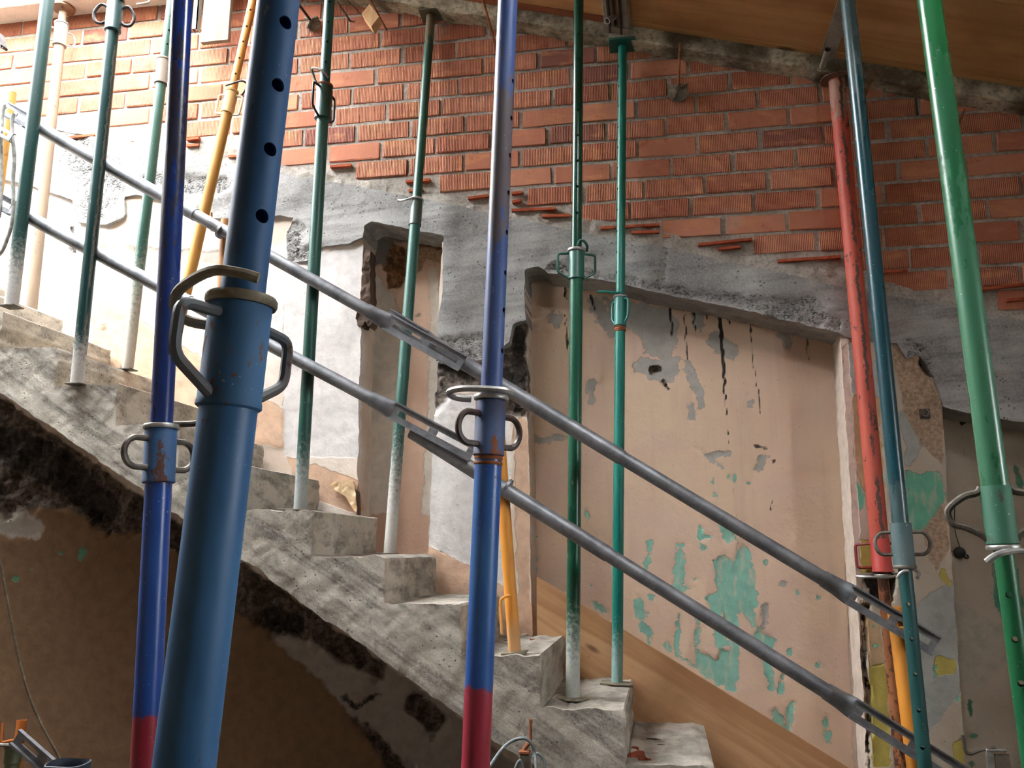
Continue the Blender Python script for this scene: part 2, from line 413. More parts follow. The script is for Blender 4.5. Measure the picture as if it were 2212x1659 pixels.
# signed distance to polygon / capsules (positive inside)
def sd_poly(px, py, pts):
    pts = np.asarray(pts, float); d = np.full(px.shape, 1e18); ins = np.zeros(px.shape, bool)
    n = len(pts); j = n-1
    for i in range(n):
        ax, ay = pts[j]; bx, by = pts[i]; ex, ey = bx-ax, by-ay
        wx, wy = px-ax, py-ay
        t = np.clip((wx*ex+wy*ey)/max(ex*ex+ey*ey, 1e-12), 0, 1)
        d = np.minimum(d, (wx-ex*t)**2+(wy-ey*t)**2)
        cond = (ay > py) != (by > py)
        with np.errstate(divide='ignore', invalid='ignore'):
            xi = (bx-ax)*(py-ay)/(by-ay if by != ay else 1e-12)+ax
        ins ^= cond & (px < xi); j = i
    d = np.sqrt(d); return np.where(ins, d, -d)
def sd_caps(px, py, pts):
    r = np.full(px.shape, -1e9)
    if len(pts) == 1:
        x, y, w = pts[0]; return w-np.hypot(px-x, py-y)
    for (ax, ay, ra), (bx, by, rb) in zip(pts[:-1], pts[1:]):
        ex, ey = bx-ax, by-ay; t = np.clip(((px-ax)*ex+(py-ay)*ey)/max(ex*ex+ey*ey, 1e-9), 0, 1)
        r = np.maximum(r, ra+(rb-ra)*t-np.hypot(px-ax-ex*t, py-ay-ey*t))
    return r
def field(X, Y, Z, shapes):
    """patch field in metres on a surface; shapes are traced in photo pixels and lie on the surface itself"""
    px, py = topx(X, Y, Z); px += 3*vn(X*40, Y*0, Z*40, 5); py += 3*vn(X*40, Y*0, Z*40, 9)
    f = np.full(px.shape, -.4)
    for sh in shapes:
        k = sd_poly(px, py, sh[1]) if sh[0] == 'p' else sd_caps(px, py, sh[1])
        f = np.maximum(f, k/435.0)
    return f

def slab(name, poly, Y0, depth, res, mat, parent=None, warp=(.004, 18), hfun=None, fields=None, layers=1, jit=0.0, seed=0):
    """solid slab in the XZ plane: outline poly (metres), front face at Y0 (towards camera), displaced by hfun, skirt going back"""
    P = np.asarray(poly, float)
    x0, z0 = P.min(0)-2*res; x1, z1 = P.max(0)+2*res
    nx, nz = int((x1-x0)/res)+2, int((z1-z0)/res)+2
    gx, gz = np.meshgrid(x0+np.arange(nx)*res, z0+np.arange(nz)*res, indexing='ij')
    wx = warp[0]*fbm(gx, 0, gz, warp[1], 3, 3); wz = warp[0]*fbm(gx, 0, gz, warp[1], 3, 77)
    s = sd_poly(gx+wx, gz+wz, P); s[np.abs(s) < 1e-7] = 1e-7
    inside = s > 0
    vid = -np.ones((nx, nz), int); vx, vz = [], []
    ii, jj = np.nonzero(inside); vid[ii, jj] = np.arange(len(ii))
    vx = list(gx[ii, jj]); vz = list(gz[ii, jj])
    cnt = inside[:-1, :-1].astype(int)+inside[1:, :-1]+inside[1:, 1:]+inside[:-1, 1:]
    a, b = np.nonzero(cnt == 4)
    faces = np.stack([vid[a, b], vid[a+1, b], vid[a+1, b+1], vid[a, b+1]], 1).tolist()
    edge_v = {}; border = []
    def ev(i, j, k, l):
        key = (i, j, k, l) if (i, j) < (k, l) else (k, l, i, j)
        if key not in edge_v:
            i_, j_, k_, l_ = key; t = s[i_, j_]/(s[i_, j_]-s[k_, l_]); t = min(max(t, .02), .98)
            edge_v[key] = len(vx); vx.append(gx[i_, j_]+t*(gx[k_, l_]-gx[i_, j_])); vz.append(gz[i_, j_]+t*(gz[k_, l_]-gz[i_, j_]))
        return edge_v[key]
    for i, j in zip(*np.nonzero((cnt > 0) & (cnt < 4))):
        c = [(i, j), (i+1, j), (i+1, j+1), (i, j+1)]; poly_ = []; cross = []
        for q in range(4):
            p, r = c[q], c[(q+1) % 4]
            if inside[p]: poly_.append(vid[p])
            if inside[p] != inside[r]:
                e = ev(*p, *r); poly_.append(e); cross.append((e, inside[p]))
        if len(poly_) >= 3: faces.append(poly_)
        if len(cross) == 2:
            o, n_ = (cross[0][0], cross[1][0]) if cross[0][1] else (cross[1][0], cross[0][0])
            border.append((o, n_))     # leaves at o, re-enters at n_: polygon runs o -> n_
    vx, vz = np.array(vx), np.array(vz)
    h = hfun(vx, vz) if hfun else np.zeros(len(vx))
    V = np.stack([vx, Y0-h, vz], 1)
    bset = sorted({q for e in border for q in e}); bi = {q: k for k, q in enumerate(bset)}
    nb = len(bset); allV = [V]; nfront = len(V); fs = [f for f in faces]
    prev = {q: q for q in bset}; off = nfront; ix = np.array(bset)
    for L in range(1, layers+1):
        y = Y0+depth*L/layers; ring = np.stack([vx[ix], np.full(nb, y), vz[ix]], 1)
        if jit and L < layers+1:
            ring[:, 0] += jit*vn(vx[ix]*35, y*35, vz[ix]*35, 21); ring[:, 2] += jit*vn(vx[ix]*35, y*35, vz[ix]*35, 22)
        allV.append(ring); cur = {q: off+bi[q] for q in bset}; off += nb
        for o, n_ in border: fs.append([prev[n_], prev[o], cur[o], cur[n_]])
        prev = cur
    A = np.concatenate(allV)
    me = bpy.data.meshes.new(name); me.from_pydata(A.tolist(), [], fs); me.update()
    for fn, sh in (fields or {}).items():
        f = sh(A[:, 0], A[:, 2]) if callable(sh) else field(A[:, 0], A[:, 1], A[:, 2], sh)
        at = me.attributes.new(fn, 'FLOAT', 'POINT'); at.data.foreach_set('value', f.astype(np.float32))
    if mat: me.materials.append(mat)
    return link(name, me, parent, True, 38)

# ---------------------------------------------------------------- material set
M = {}
M['mortar'] = m_rough('grey_mortar', S(186, 178, 168), S(160, 152, 142), 70, .006)
M['brick'] = m_brick()
M['sliver'] = m_rough('clay_sliver', S(190, 100, 68), S(160, 78, 52), 40, .003)
M['band'] = m_concrete('ring_beam_concrete', S(170, 168, 165), S(128, 126, 124), S(96, 95, 94), math.radians(4), 1.0, streak=.75, rubble='rubble')
M['stair'] = m_concrete('stair_concrete', S(186, 179, 166), S(164, 156, 142), S(100, 96, 90), math.radians(-32), .8, S(172, 164, 152), streak=1.0)
M['soffit_beam'] = m_rough('edge_beam_concrete', S(206, 198, 172), S(96, 86, 70), 42, .006)
M['white_slab'] = m_concrete('pale_slab_concrete', S(225, 218, 205), S(205, 198, 186), S(170, 164, 152), 0, .4, streak=.4)
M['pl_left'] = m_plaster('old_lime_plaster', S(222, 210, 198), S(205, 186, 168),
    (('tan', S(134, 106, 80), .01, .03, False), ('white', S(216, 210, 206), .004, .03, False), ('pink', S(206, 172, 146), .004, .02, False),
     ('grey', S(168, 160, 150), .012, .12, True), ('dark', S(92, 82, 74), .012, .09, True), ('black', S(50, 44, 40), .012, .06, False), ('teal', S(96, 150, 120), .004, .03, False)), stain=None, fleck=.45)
M['pl_n1'] = m_plaster('niche_plaster', S(206, 176, 154), S(190, 158, 136),
    (('white', S(208, 198, 184), .006, .05, False), ('rub', S(176, 146, 116), .006, .05, True), ('dark', S(120, 86, 60), .006, .06, True), ('grey', S(112, 104, 98), .01, .05, False)), bmp=.006)
M['pl_n2'] = m_plaster('peeling_ochre_plaster', S(230, 202, 174), S(224, 194, 174),
    (('grey', S(184, 180, 172), .004, .09, False), ('cyan', S(146, 202, 184), .003, .085, False), ('drip', S(52, 46, 42), .0025, .003, False), ('dark', S(74, 62, 54), .004, .04, False), ('white', S(226, 208, 190), .004, .01, False)), bmp=.005, fleck=.35)
M['pl_right'] = m_plaster('patchy_pilaster_plaster', S(200, 188, 170), S(186, 172, 154),
    (('tan', S(196, 166, 128), .004, .05, True), ('grey', S(176, 178, 172), .004, .05, False), ('yellow', S(196, 180, 96), .003, .04, False), ('cyan', S(116, 190, 160), .003, .06, False),
     ('white', S(232, 216, 200), .004, .008, False), ('rub', S(190, 164, 138), .006, .04, True), ('dark', S(44, 40, 36), .005, .05, False)), bmp=.006)
M['pl_recess'] = m_plaster('grey_recess_plaster', S(196, 184, 166), S(180, 166, 148),
    (('cyan', S(88, 146, 122), .004, .04, False), ('grey', S(190, 182, 166), .012, .08, True), ('drip', S(60, 52, 46), .002, .008, False)), bmp=.005)
M['board'] = m_wood('pine_formwork_board', S(196, 146, 98), S(170, 116, 70), S(90, 54, 30), (1.1, 14, 22))
M['ceil'] = m_wood('yellow_shuttering_board', S(196, 150, 98), S(172, 124, 78), S(64, 42, 28), (.9, 9, 9))
M['ceil_red'] = m_wood('reddish_shuttering_plank', S(150, 84, 56), S(122, 66, 44), S(60, 34, 22), (1.2, 14, 22))
M['greywood'] = m_wood('weathered_grey_plank', S(122, 110, 92), S(98, 88, 74), S(86, 74, 58), (16, 16, 2), knots=False)
M['palewood'] = m_wood('pale_cut_timber', S(206, 168, 122), S(180, 140, 98), S(120, 84, 54), (22, 22, 2.5), knots=False)
M['darkwood'] = m_wood('charred_old_timber', S(84, 66, 54), S(60, 48, 40), S(34, 28, 24), (30, 30, 3), knots=False, rough=.9)
M['rawwood'] = m_wood('splintered_pine', S(214, 186, 148), S(196, 160, 118), S(124, 82, 50), (26, 26, 3), knots=False)
M['galv'] = m_metal('galvanised_steel', S(150, 152, 156), S(112, 114, 118), .4, .7, 30, (1, 1, 1))
M['zinc'] = m_metal('bright_zinc', S(190, 190, 186), S(140, 140, 134), .35, .75, 40)
M['rod'] = m_metal('dull_steel_rod', S(120, 114, 104), S(84, 76, 68), .5, .6, 60)
M['rust'] = m_metal('rusty_steel', S(150, 92, 56), S(104, 62, 42), .8, .1, 60)
M['castplate'] = m_metal('cement_smeared_cast_iron', S(150, 142, 122), S(96, 88, 74), .7, .25, 50)
M['darkrod'] = m_metal('dark_oily_steel', S(66, 58, 54), S(40, 36, 36), .45, .6, 60)
M['waler'] = m_metal('dusty_aluminium', S(150, 144, 130), S(116, 108, 96), .65, .2, 30)
M['rubber'] = m_flat('black_rubber', S(30, 29, 28), .6)
M['cable'] = m_flat('grey_cable_sheath', S(120, 128, 130), .45)
M['rope'] = m_rough('grey_twisted_rope', S(170, 168, 162), S(130, 128, 124), 300, .002)
M['twine'] = m_rough('thin_jute_string', S(130, 118, 98), S(98, 88, 74), 300, .001)
M['bucket'] = m_flat('dark_blue_rubber', S(40, 52, 66), .6)
M['chip'] = m_rough('broken_brick', S(150, 78, 56), S(120, 60, 44), 60, .004)
M['palechip'] = m_rough('plaster_crumb', S(200, 188, 170), S(176, 160, 140), 60, .004)
M['floor'] = m_concrete('dusty_floor_concrete', S(66, 60, 54), S(52, 47, 42), S(38, 35, 32), 0, .5, streak=.3)
M['shell'] = m_rough('rendered_wall', S(112, 98, 84), S(92, 80, 68), 20, .004)
DUST = S(186, 182, 174)

# ---------------------------------------------------------------- structure: floor, shell, back wall
tag(MB().box(-6.2, 3.3, -6.1, .45, -.12, 0).build('floor', M['floor'], smooth=False), kind='structure')
wb = tag(MB().box(-6.2, 3.3, .3, .5, 0, 5.3).build('wall_back', M['mortar'], smooth=False), kind='structure')
# side walls, each with an opening that lets daylight in
wr = MB(); wr.box(3.2, 3.4, -6.1, -3.05, 0, 5.3); wr.box(3.2, 3.4, -2.6, .3, 0, 5.3); wr.box(3.2, 3.4, -3.05, -2.6, 0, 1.6); wr.box(3.2, 3.4, -3.05, -2.6, 2.5, 5.3)
tag(wr.build('wall_right', M['shell'], smooth=False), kind='structure')
wf = MB(); wf.box(-6.2, 3.3, -6.2, -6, 0, 5.6)
tag(wf.build('wall_front', M['shell'], smooth=False), kind='structure')
tag(MB().box(-6.4, -6.2, -6.1, .5, 0, 5.0).build('wall_left', M['shell'], smooth=False), kind='structure')

zt = lambda x: 3.071-.285*x          # top of the concrete ring beam
zb = lambda x: min(4.69, 4.09-.291*x)  # underside of the roof edge beam
zc = lambda x: 4.170-.291*x          # underside of the ceiling boards
MB().add([(-6.2, .006, zt(-6.2)-.2), (3.3, .006, zt(3.3)-.2), (3.3, .006, 5.2), (-6.2, .006, 5.2)], [(0, 1, 2, 3)]).build('mortar_bed', M['mortar'], wb, False)

# bricks: each one an object; courses and vertical joints as laid
PH = {9: .1, 8: .2, 7: .015, 6: .173, 5: .061, 4: .185, 3: .041, 2: .205, 1: .108, 0: .238, -1: .085, -2: .236, -3: .103, -4: .264, -5: .191, -6: .043, -7: .172, -8: .278, -9: .148, -10: .03, -11: .16}
BL, BP = .2945, .1074
vari = []
for k in range(7):
    b = MB().bevbox(-.1375, .1375, -.05, .05, -.0445, .0445, .003)
    b.v = [(x+random.uniform(-.0025, .0025), y+(random.uniform(-.0015, .0015)), z+random.uniform(-.002, .002)) for x, y, z in b.v]
    me = bpy.data.meshes.new('brick'); me.from_pydata(b.v, [], b.f); me.materials.append(M['brick']); vari.append(me)
nb = 0
for j in range(-11, 10):
    z0 = 3.737+BP*j
    k = math.floor((-4.1-PH[j])/BL)
    while True:
        xa = PH[j]+k*BL; k += 1
        if xa > 2.6: break
        if z0+.008 < zt(xa+.01)-.004 or z0 > zb(xa)+.01 or xa < -4.15: continue
        if topx(xa+.29, 0, z0+.05)[0] < -60 or topx(xa, 0, z0+.05)[0] > 2480 or topx(xa, 0, z0)[1] < -60: continue
        o = bpy.data.objects.new('brick', random.choice(vari)); COL.objects.link(o); o.parent = wb; nb += 1
        o.location = (xa+BL/2+random.uniform(-.004, .004), .05+random.uniform(-.004, .002), z0+BP/2+random.uniform(-.002, .002))
        o.rotation_euler = (random.uniform(-.01, .01), random.uniform(-.008, .008), random.uniform(-.006, .006))
print('bricks', nb)
# rough mortar fillet between the stepped brickwork and the ring beam
fil = [(x, zt(x)-.05) for x in np.linspace(-4.2, 3.2, 60)]
top = []
xs = np.linspace(3.2, -4.2, 180)
rs = np.random.RandomState(3)
for x in xs:
    top.append((x, zt(x)+.035+.03*float(fbm(x, 0, 0, 2.2, 3, 5))))
slab('mortar_fillet', fil+top, .0, .02, .014, M['mortar'], wb, (.006, 22), lambda x, z: .006*fbm(x, 0, z, 30, 4, 8)+.004)
for i, (x0, y0, x1, y1) in enumerate([(878, 394, 930, 390), (884, 414, 914, 410), (1012, 430, 1056, 424), (1106, 419, 1128, 417), (1107, 438, 1126, 434), (1106, 456, 1200, 452), (1172, 468, 1232, 467),
        (1298, 494, 1425, 487), (1364, 504, 1424, 502), (1508, 530, 1624, 518), (1552, 539, 1600, 534), (1680, 565, 1815, 556), (1905, 588, 1960, 586), (2100, 628, 2212, 615), (2172, 650, 2210, 647), (145, 300, 215, 292), (225, 315, 290, 309), (405, 303, 432, 300), (405, 317, 432, 315), (495, 340, 520, 338), (715, 362, 760, 358)]):
    a, b = atY(x0, y0, -.004), atY(x1, y1, -.004)
    MB().beam(a, b, (0, 0, 1), .013, .03).build('tile_sliver', M['sliver'], wb, False)

# ---- concrete ring beam with the stub that drops between the two niches
band = [(-420, 165), (60, 262), (130, 285), (330, 312), (440, 340), (520, 356), (640, 380), (760, 400), (900, 426), (1000, 447), (1120, 472), (1240, 499), (1380, 524), (1430, 533), (1620, 575), (1830, 622), (2060, 663), (2212, 692), (2700, 775),
        (2700, 985), (2212, 912), (2130, 900), (2035, 880), (2032, 850), (2012, 800), (1990, 768), (1958, 775), (1940, 742), (1880, 736), (1830, 728), (1817, 720), (1700, 690), (1560, 660), (1430, 634), (1300, 603), (1185, 590), (1162, 576), (1134, 582), (1132, 640), (1136, 690),
        (1108, 700), (1100, 738), (1062, 770), (1000, 785), (940, 782), (944, 720), (955, 640), (957, 507), (915, 500), (860, 490), (802, 478), (786, 486), (784, 512), (745, 528), (700, 530), (668, 560), (640, 566), (616, 556), (618, 500), (634, 470), (600, 466), (560, 470), (500, 476), (430, 466), (400, 440), (330, 428), (292, 420),
        (268, 424), (270, 468), (232, 486), (166, 478), (158, 432), (100, 412), (60, 398), (-420, 300)]
RUB = [('p', [(1180, 585), (1420, 630), (1560, 655), (1700, 685), (1815, 715), (1815, 690), (1760, 655), (1690, 640), (1620, 640), (1500, 628), (1420, 610), (1300, 590), (1200, 570)]), ('c', [(640, 500, 20), (630, 550, 22), (690, 545, 14)]),
       ('c', [(170, 330, 40), (230, 400, 42), (200, 460, 30)]), ('c', [(330, 400, 26), (480, 400, 16)]), ('c', [(955, 760, 26), (1060, 745, 26)]), ('c', [(1640, 690, 6), (1740, 665, 24)]), ('c', [(1960, 745, 10), (1990, 760, 12), (2015, 830, 10)]), ('c', [(1437, 535, 4), (1430, 630, 4)]), ('c', [(1970, 770, 14)])]
def h_band(x, z):
    f = field(x, -.02+0*x, z, RUB); k = np.clip(f/.03+.5, 0, 1)
    return .004*fbm(x, 0, z, 7, 4, 4)-k*(.008+.009*np.abs(vn(x*60, 0, z*60, 6)))
slab('concrete_ring_beam', px2(band, -.02), -.02, .25, .012, M['band'], wb, (.004, 26), h_band, {'rubble': RUB})['label'] = 'sloping grey board-marked concrete ring beam under the brickwork'

# ---- plaster of the back wall: front face left of the large niche, down behind the stair
PINK = [('p', [(200, 640), (300, 690), (380, 738), (500, 812), (612, 884), (612, 968), (560, 960), (200, 800)]), ('p', [(925, 1178), (1030, 1232), (1155, 1308), (1155, 1420), (900, 1300)]), ('c', [(1125, 920, 16), (1130, 1200, 14), (1135, 1330, 10)]), ('p', [(620, 985), (640, 1060), (790, 1120), (775, 1040), (700, 1010)])]
WHITE = [('p', [(612, 560), (700, 545), (792, 525), (785, 640), (778, 990), (612, 985)]), ('p', [(936, 850), (1030, 850), (1100, 905), (1106, 1275), (1030, 1232), (925, 1178)]), ('p', [(-50, 420), (150, 420), (165, 480), (240, 490), (265, 640), (-50, 640)]), ('p', [(280, 440), (410, 470), (560, 480), (610, 560), (610, 700), (300, 640)])]
TAN_SHADE_L = [('p', [(-500, 700), (0, 860), (370, 1120), (520, 1215), (1000, 1560), (1130, 1670), (1300, 1800), (1300, 2600), (-500, 2600)])]  # plaster zone under the stair; its brown is deepened to carry the stair's shade
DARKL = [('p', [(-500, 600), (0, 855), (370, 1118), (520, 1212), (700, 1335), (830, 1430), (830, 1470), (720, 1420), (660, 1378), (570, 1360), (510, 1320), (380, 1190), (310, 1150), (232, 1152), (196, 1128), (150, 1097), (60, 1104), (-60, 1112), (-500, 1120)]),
         ('p', [(1032, 838), (1100, 700), (1138, 690), (1142, 904), (1096, 902), (1060, 880)]), ('p', [(940, 782), (1050, 782), (1050, 836), (985, 842), (950, 880), (936, 890)]), ('c', [(925, 775, 11), (932, 795, 6)]), ('c', [(770, 1560, 8), (830, 1620, 16), (880, 1690, 24)]), ('c', [(900, 1525, 26), (940, 1560, 22)])]
GREYL = [('p', [(640, 1330), (900, 1480), (1010, 1560), (1130, 1670), (1300, 1800), (900, 1800), (880, 1690), (780, 1580), (700, 1480), (580, 1372)]), ('c', [(20, 1120, 40), (70, 1135, 26)]), ('c', [(210, 540, 10), (500, 560, 20), (560, 520, 22)])]
BLACKL = [('c', [(1118, 720, 14), (1128, 860, 12)]), ('c', [(1050, 795, 14), (1100, 815, 18), (1120, 880, 10)]), ('c', [(955, 790, 10), (1010, 812, 8)]), ('c', [(20, 960, 40), (120, 1010, 44), (230, 1100, 30)]), ('c', [(590, 1330, 22), (640, 1350, 20)]), ('c', [(745, 1505, 6), (770, 1530, 5), (815, 1500, 5)]), ('c', [(270, 795, 4), (268, 792, 6)]), ('c', [(225, 705, 6)]), ('c', [(155, 495, 5), (160, 545, 7)])]
TEALL = [('c', [(178, 1190, 9), (176, 1210, 5)]), ('c', [(132, 1195, 5)]), ('c', [(35, 1250, 7)]), ('c', [(68, 1230, 4)])]
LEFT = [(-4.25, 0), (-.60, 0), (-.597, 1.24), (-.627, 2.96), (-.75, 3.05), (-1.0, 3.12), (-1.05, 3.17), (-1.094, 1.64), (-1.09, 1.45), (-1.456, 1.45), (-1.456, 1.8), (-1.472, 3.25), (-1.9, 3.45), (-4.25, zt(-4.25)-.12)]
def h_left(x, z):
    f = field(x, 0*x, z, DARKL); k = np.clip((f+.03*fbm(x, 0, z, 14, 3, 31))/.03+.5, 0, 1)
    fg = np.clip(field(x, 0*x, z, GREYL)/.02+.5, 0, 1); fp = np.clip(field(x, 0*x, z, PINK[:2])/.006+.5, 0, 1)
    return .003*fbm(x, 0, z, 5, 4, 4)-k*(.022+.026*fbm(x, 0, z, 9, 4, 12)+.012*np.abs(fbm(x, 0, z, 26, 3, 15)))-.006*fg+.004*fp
slab('plaster_panel', LEFT, 0, .24, .0125, M['pl_left'], wb, (.004, 20), h_left, {'pink': PINK, 'white': WHITE, 'tan': TAN_SHADE_L, 'dark': DARKL, 'grey': GREYL, 'black': BLACKL, 'teal': TEALL})['label'] = 'pale old plaster left of the tall niche and brown, darkened for shade, behind the stair'
MB().box(-6.2, -4.25, 0, .3, 0, 5.2).build('plaster_panel', M['shell'], wb, False)
# ---- small niche
slab('plaster_panel', [(-1.6, 1.35), (-.95, 1.35), (-.95, 3.4), (-1.6, 3.4)], .2, .08, .0125, M['pl_n1'], wb, (0, 1), lambda x, z: .003*fbm(x, 0, z, 6, 4, 40)-.02*np.clip(field(x, .2+0*x, z, [('c', [(850, 570, 20), (860, 620, 14)])])/.03+.5, 0, 1),
     {'white': [('p', [(790, 560), (850, 640), (872, 700), (880, 880), (870, 1000), (850, 1100), (790, 1120)]), ('c', [(935, 590, 10), (945, 700, 14), (935, 900, 12), (925, 1100, 14)])], 'rub': [('p', [(880, 520), (960, 520), (955, 570), (920, 560), (905, 590), (880, 600)]), ('c', [(868, 560, 26)])],
      'dark': [('p', [(820, 520), (872, 530), (880, 570), (878, 600), (858, 626), (840, 625), (835, 590), (818, 560)]), ('c', [(905, 528, 8), (945, 530, 10)])], 'grey': [('p', [(800, 470), (960, 500), (960, 530), (850, 520), (830, 570), (800, 580)]), ('c', [(903, 682, 4)])]})['label'] = 'narrow pink-brown plaster back of the small niche'
# ---- tall niche
CY = [('c', [(1470, 1180, 8), (1466, 1235, 12), (1464, 1290, 9)]), ('c', [(1466, 1270, 8), (1498, 1272, 5)]), ('c', [(1513, 1140, 5), (1516, 1158, 6), (1530, 1160, 4)]), ('c', [(1560, 1132, 10), (1574, 1158, 14)]), ('c', [(1606, 1190, 14), (1608, 1250, 24), (1614, 1310, 20), (1626, 1345, 8)]),
      ('c', [(1562, 1215, 16), (1572, 1290, 24), (1580, 1335, 14)]), ('c', [(1535, 1290, 9), (1550, 1340, 14), (1560, 1385, 14)]), ('c', [(1580, 1320, 10), (1586, 1398, 10)]), ('p', [(1505, 1405), (1530, 1415), (1545, 1425), (1560, 1405), (1592, 1405), (1596, 1440), (1590, 1492), (1566, 1490), (1530, 1468), (1500, 1446)]), ('c', [(1510, 1300, 3), (1506, 1400, 4), (1512, 1440, 10)]),
      ('c', [(1640, 1372, 12), (1660, 1390, 14)]), ('c', [(1660, 1400, 8), (1682, 1432, 8)]), ('c', [(1652, 1425, 8), (1668, 1480, 8)]), ('c', [(1692, 1455, 4), (1686, 1492, 5)]), ('c', [(1466, 1330, 3), (1462, 1410, 7)]), ('c', [(1672, 1540, 8), (1690, 1555, 7)]), ('c', [(1708, 1520, 7), (1702, 1575, 7)]), ('c', [(1782, 1555, 6), (1788, 1600, 6)]),
      ('c', [(1540, 1072, 6)]), ('c', [(1542, 1040, 4)]), ('c', [(1620, 1045, 4)]), ('c', [(1585, 1030, 5), (1575, 1026, 3)]), ('c', [(1722, 1277, 4)]), ('c', [(1766, 1290, 6)]), ('c', [(1702, 1405, 5), (1706, 1412, 3)]), ('c', [(1775, 1438, 5), (1765, 1436, 3)]), ('c', [(1655, 1214, 4)]), ('c', [(1265, 1108, 6), (1268, 1120, 4)]),
      ('c', [(1378, 1292, 9), (1384, 1330, 12)]), ('c', [(1384, 1350, 8), (1402, 1372, 10), (1400, 1386, 6)]), ('c', [(1404, 1170, 5), (1398, 1225, 5)]), ('c', [(1280, 1304, 6), (1310, 1322, 5)]), ('c', [(1276, 1262, 3)]), ('c', [(1405, 1288, 4)]), ('c', [(1462, 1180, 3), (1460, 1170, 3)]), ('c', [(1500, 1255, 6)]), ('c', [(1440, 1395, 5), (1470, 1420, 4), (1560, 1478, 5)]), ('c', [(1520, 1185, 6)]), ('c', [(1672, 1560, 10), (1700, 1578, 6)]), ('c', [(1150, 1100, 4), (1156, 1250, 6), (1152, 1330, 5)])]
GR = [('p', [(1300, 640), (1440, 668), (1470, 700), (1448, 780), (1400, 770), (1380, 720), (1330, 700)]), ('c', [(1285, 655, 14), (1308, 690, 18), (1318, 725, 6)]), ('c', [(1390, 790, 20), (1440, 800, 26), (1460, 780, 12)]), ('c', [(1485, 790, 10), (1512, 850, 12), (1514, 880, 5)]), ('c', [(1545, 735, 18), (1580, 760, 18)]), ('c', [(1494, 880, 8), (1494, 900, 8)]), ('c', [(1622, 872, 7)]),
      ('c', [(1648, 985, 10), (1642, 1010, 10)]), ('c', [(1500, 965, 4), (1560, 1010, 4)]), ('c', [(1540, 985, 8), (1572, 978, 6)]), ('c', [(1275, 830, 10), (1280, 870, 8)]), ('c', [(1690, 720, 12), (1705, 745, 8)]), ('c', [(1155, 950, 8), (1220, 945, 5)]), ('c', [(1510, 700, 12), (1500, 660, 10)]), ('c', [(1650, 1360, 4), (1655, 1310, 7)]), ('c', [(1200, 690, 16)]), ('c', [(1630, 690, 10), (1780, 720, 10)]), ('c', [(1690, 1260, 6)])]
DR = [('c', [(1449, 655, 3.4), (1451, 728, 2.4)]), ('c', [(1477, 660, 1.6), (1484, 775, 2)]), ('c', [(1496, 665, 2.4), (1502, 722, 2)]), ('c', [(1553, 670, 4), (1560, 760, 3.6), (1565, 832, 3)]), ('c', [(1565, 832, 2.4), (1570, 900, 1.8), (1578, 980, 1.2)]), ('c', [(1739, 706, 3), (1747, 776, 2.4)]), ('c', [(1621, 690, 1.6), (1627, 796, 1.4)]), ('c', [(1571, 680, 3), (1576, 702, 2)]), ('c', [(1527, 675, 2), (1528, 690, 1.5)]), ('c', [(1660, 695, 2), (1661, 716, 2)]), ('c', [(1219, 620, 3), (1222, 645, 2.5)]), ('c', [(1278, 640, 3), (1282, 670, 2)]), ('c', [(1221, 680, 2), (1228, 770, 2)]),
      ('c', [(1630, 800, 1), (1640, 860, 1.5), (1643, 900, 1)]), ('c', [(1583, 1000, .8), (1592, 1190, 1)]), ('c', [(1668, 1085, 3), (1664, 1100, 2)])]
slab('plaster_panel', [(-.75, 0), (1.0, 0), (1.0, 2.75), (-.75, 3.15)], .2, .08, .011, M['pl_n2'], wb, (0, 1), lambda x, z: .003*fbm(x, 0, z, 5, 5, 60)-.004*np.clip(field(x, .2+0*x, z, CY+GR)/.004+.5, 0, 1)-.02*np.clip(field(x, .2+0*x, z, [('c', [(1415, 800, 9)]), ('c', [(1437, 830, 6)])])/.01+.5, 0, 1),
     {'cyan': CY, 'grey': GR, 'drip': DR, 'dark': [('c', [(1412, 800, 10), (1420, 798, 8)]), ('c', [(1434, 822, 5), (1442, 838, 5)]), ('c', [(1672, 995, 4)]), ('c', [(1630, 962, 3), (1655, 966, 2)])], 'white': [('p', [(1798, 700), (1830, 700), (1890, 1700), (1846, 1700), (1822, 1100)])]})['label'] = 'ochre plaster of the tall niche with peeling turquoise paint'
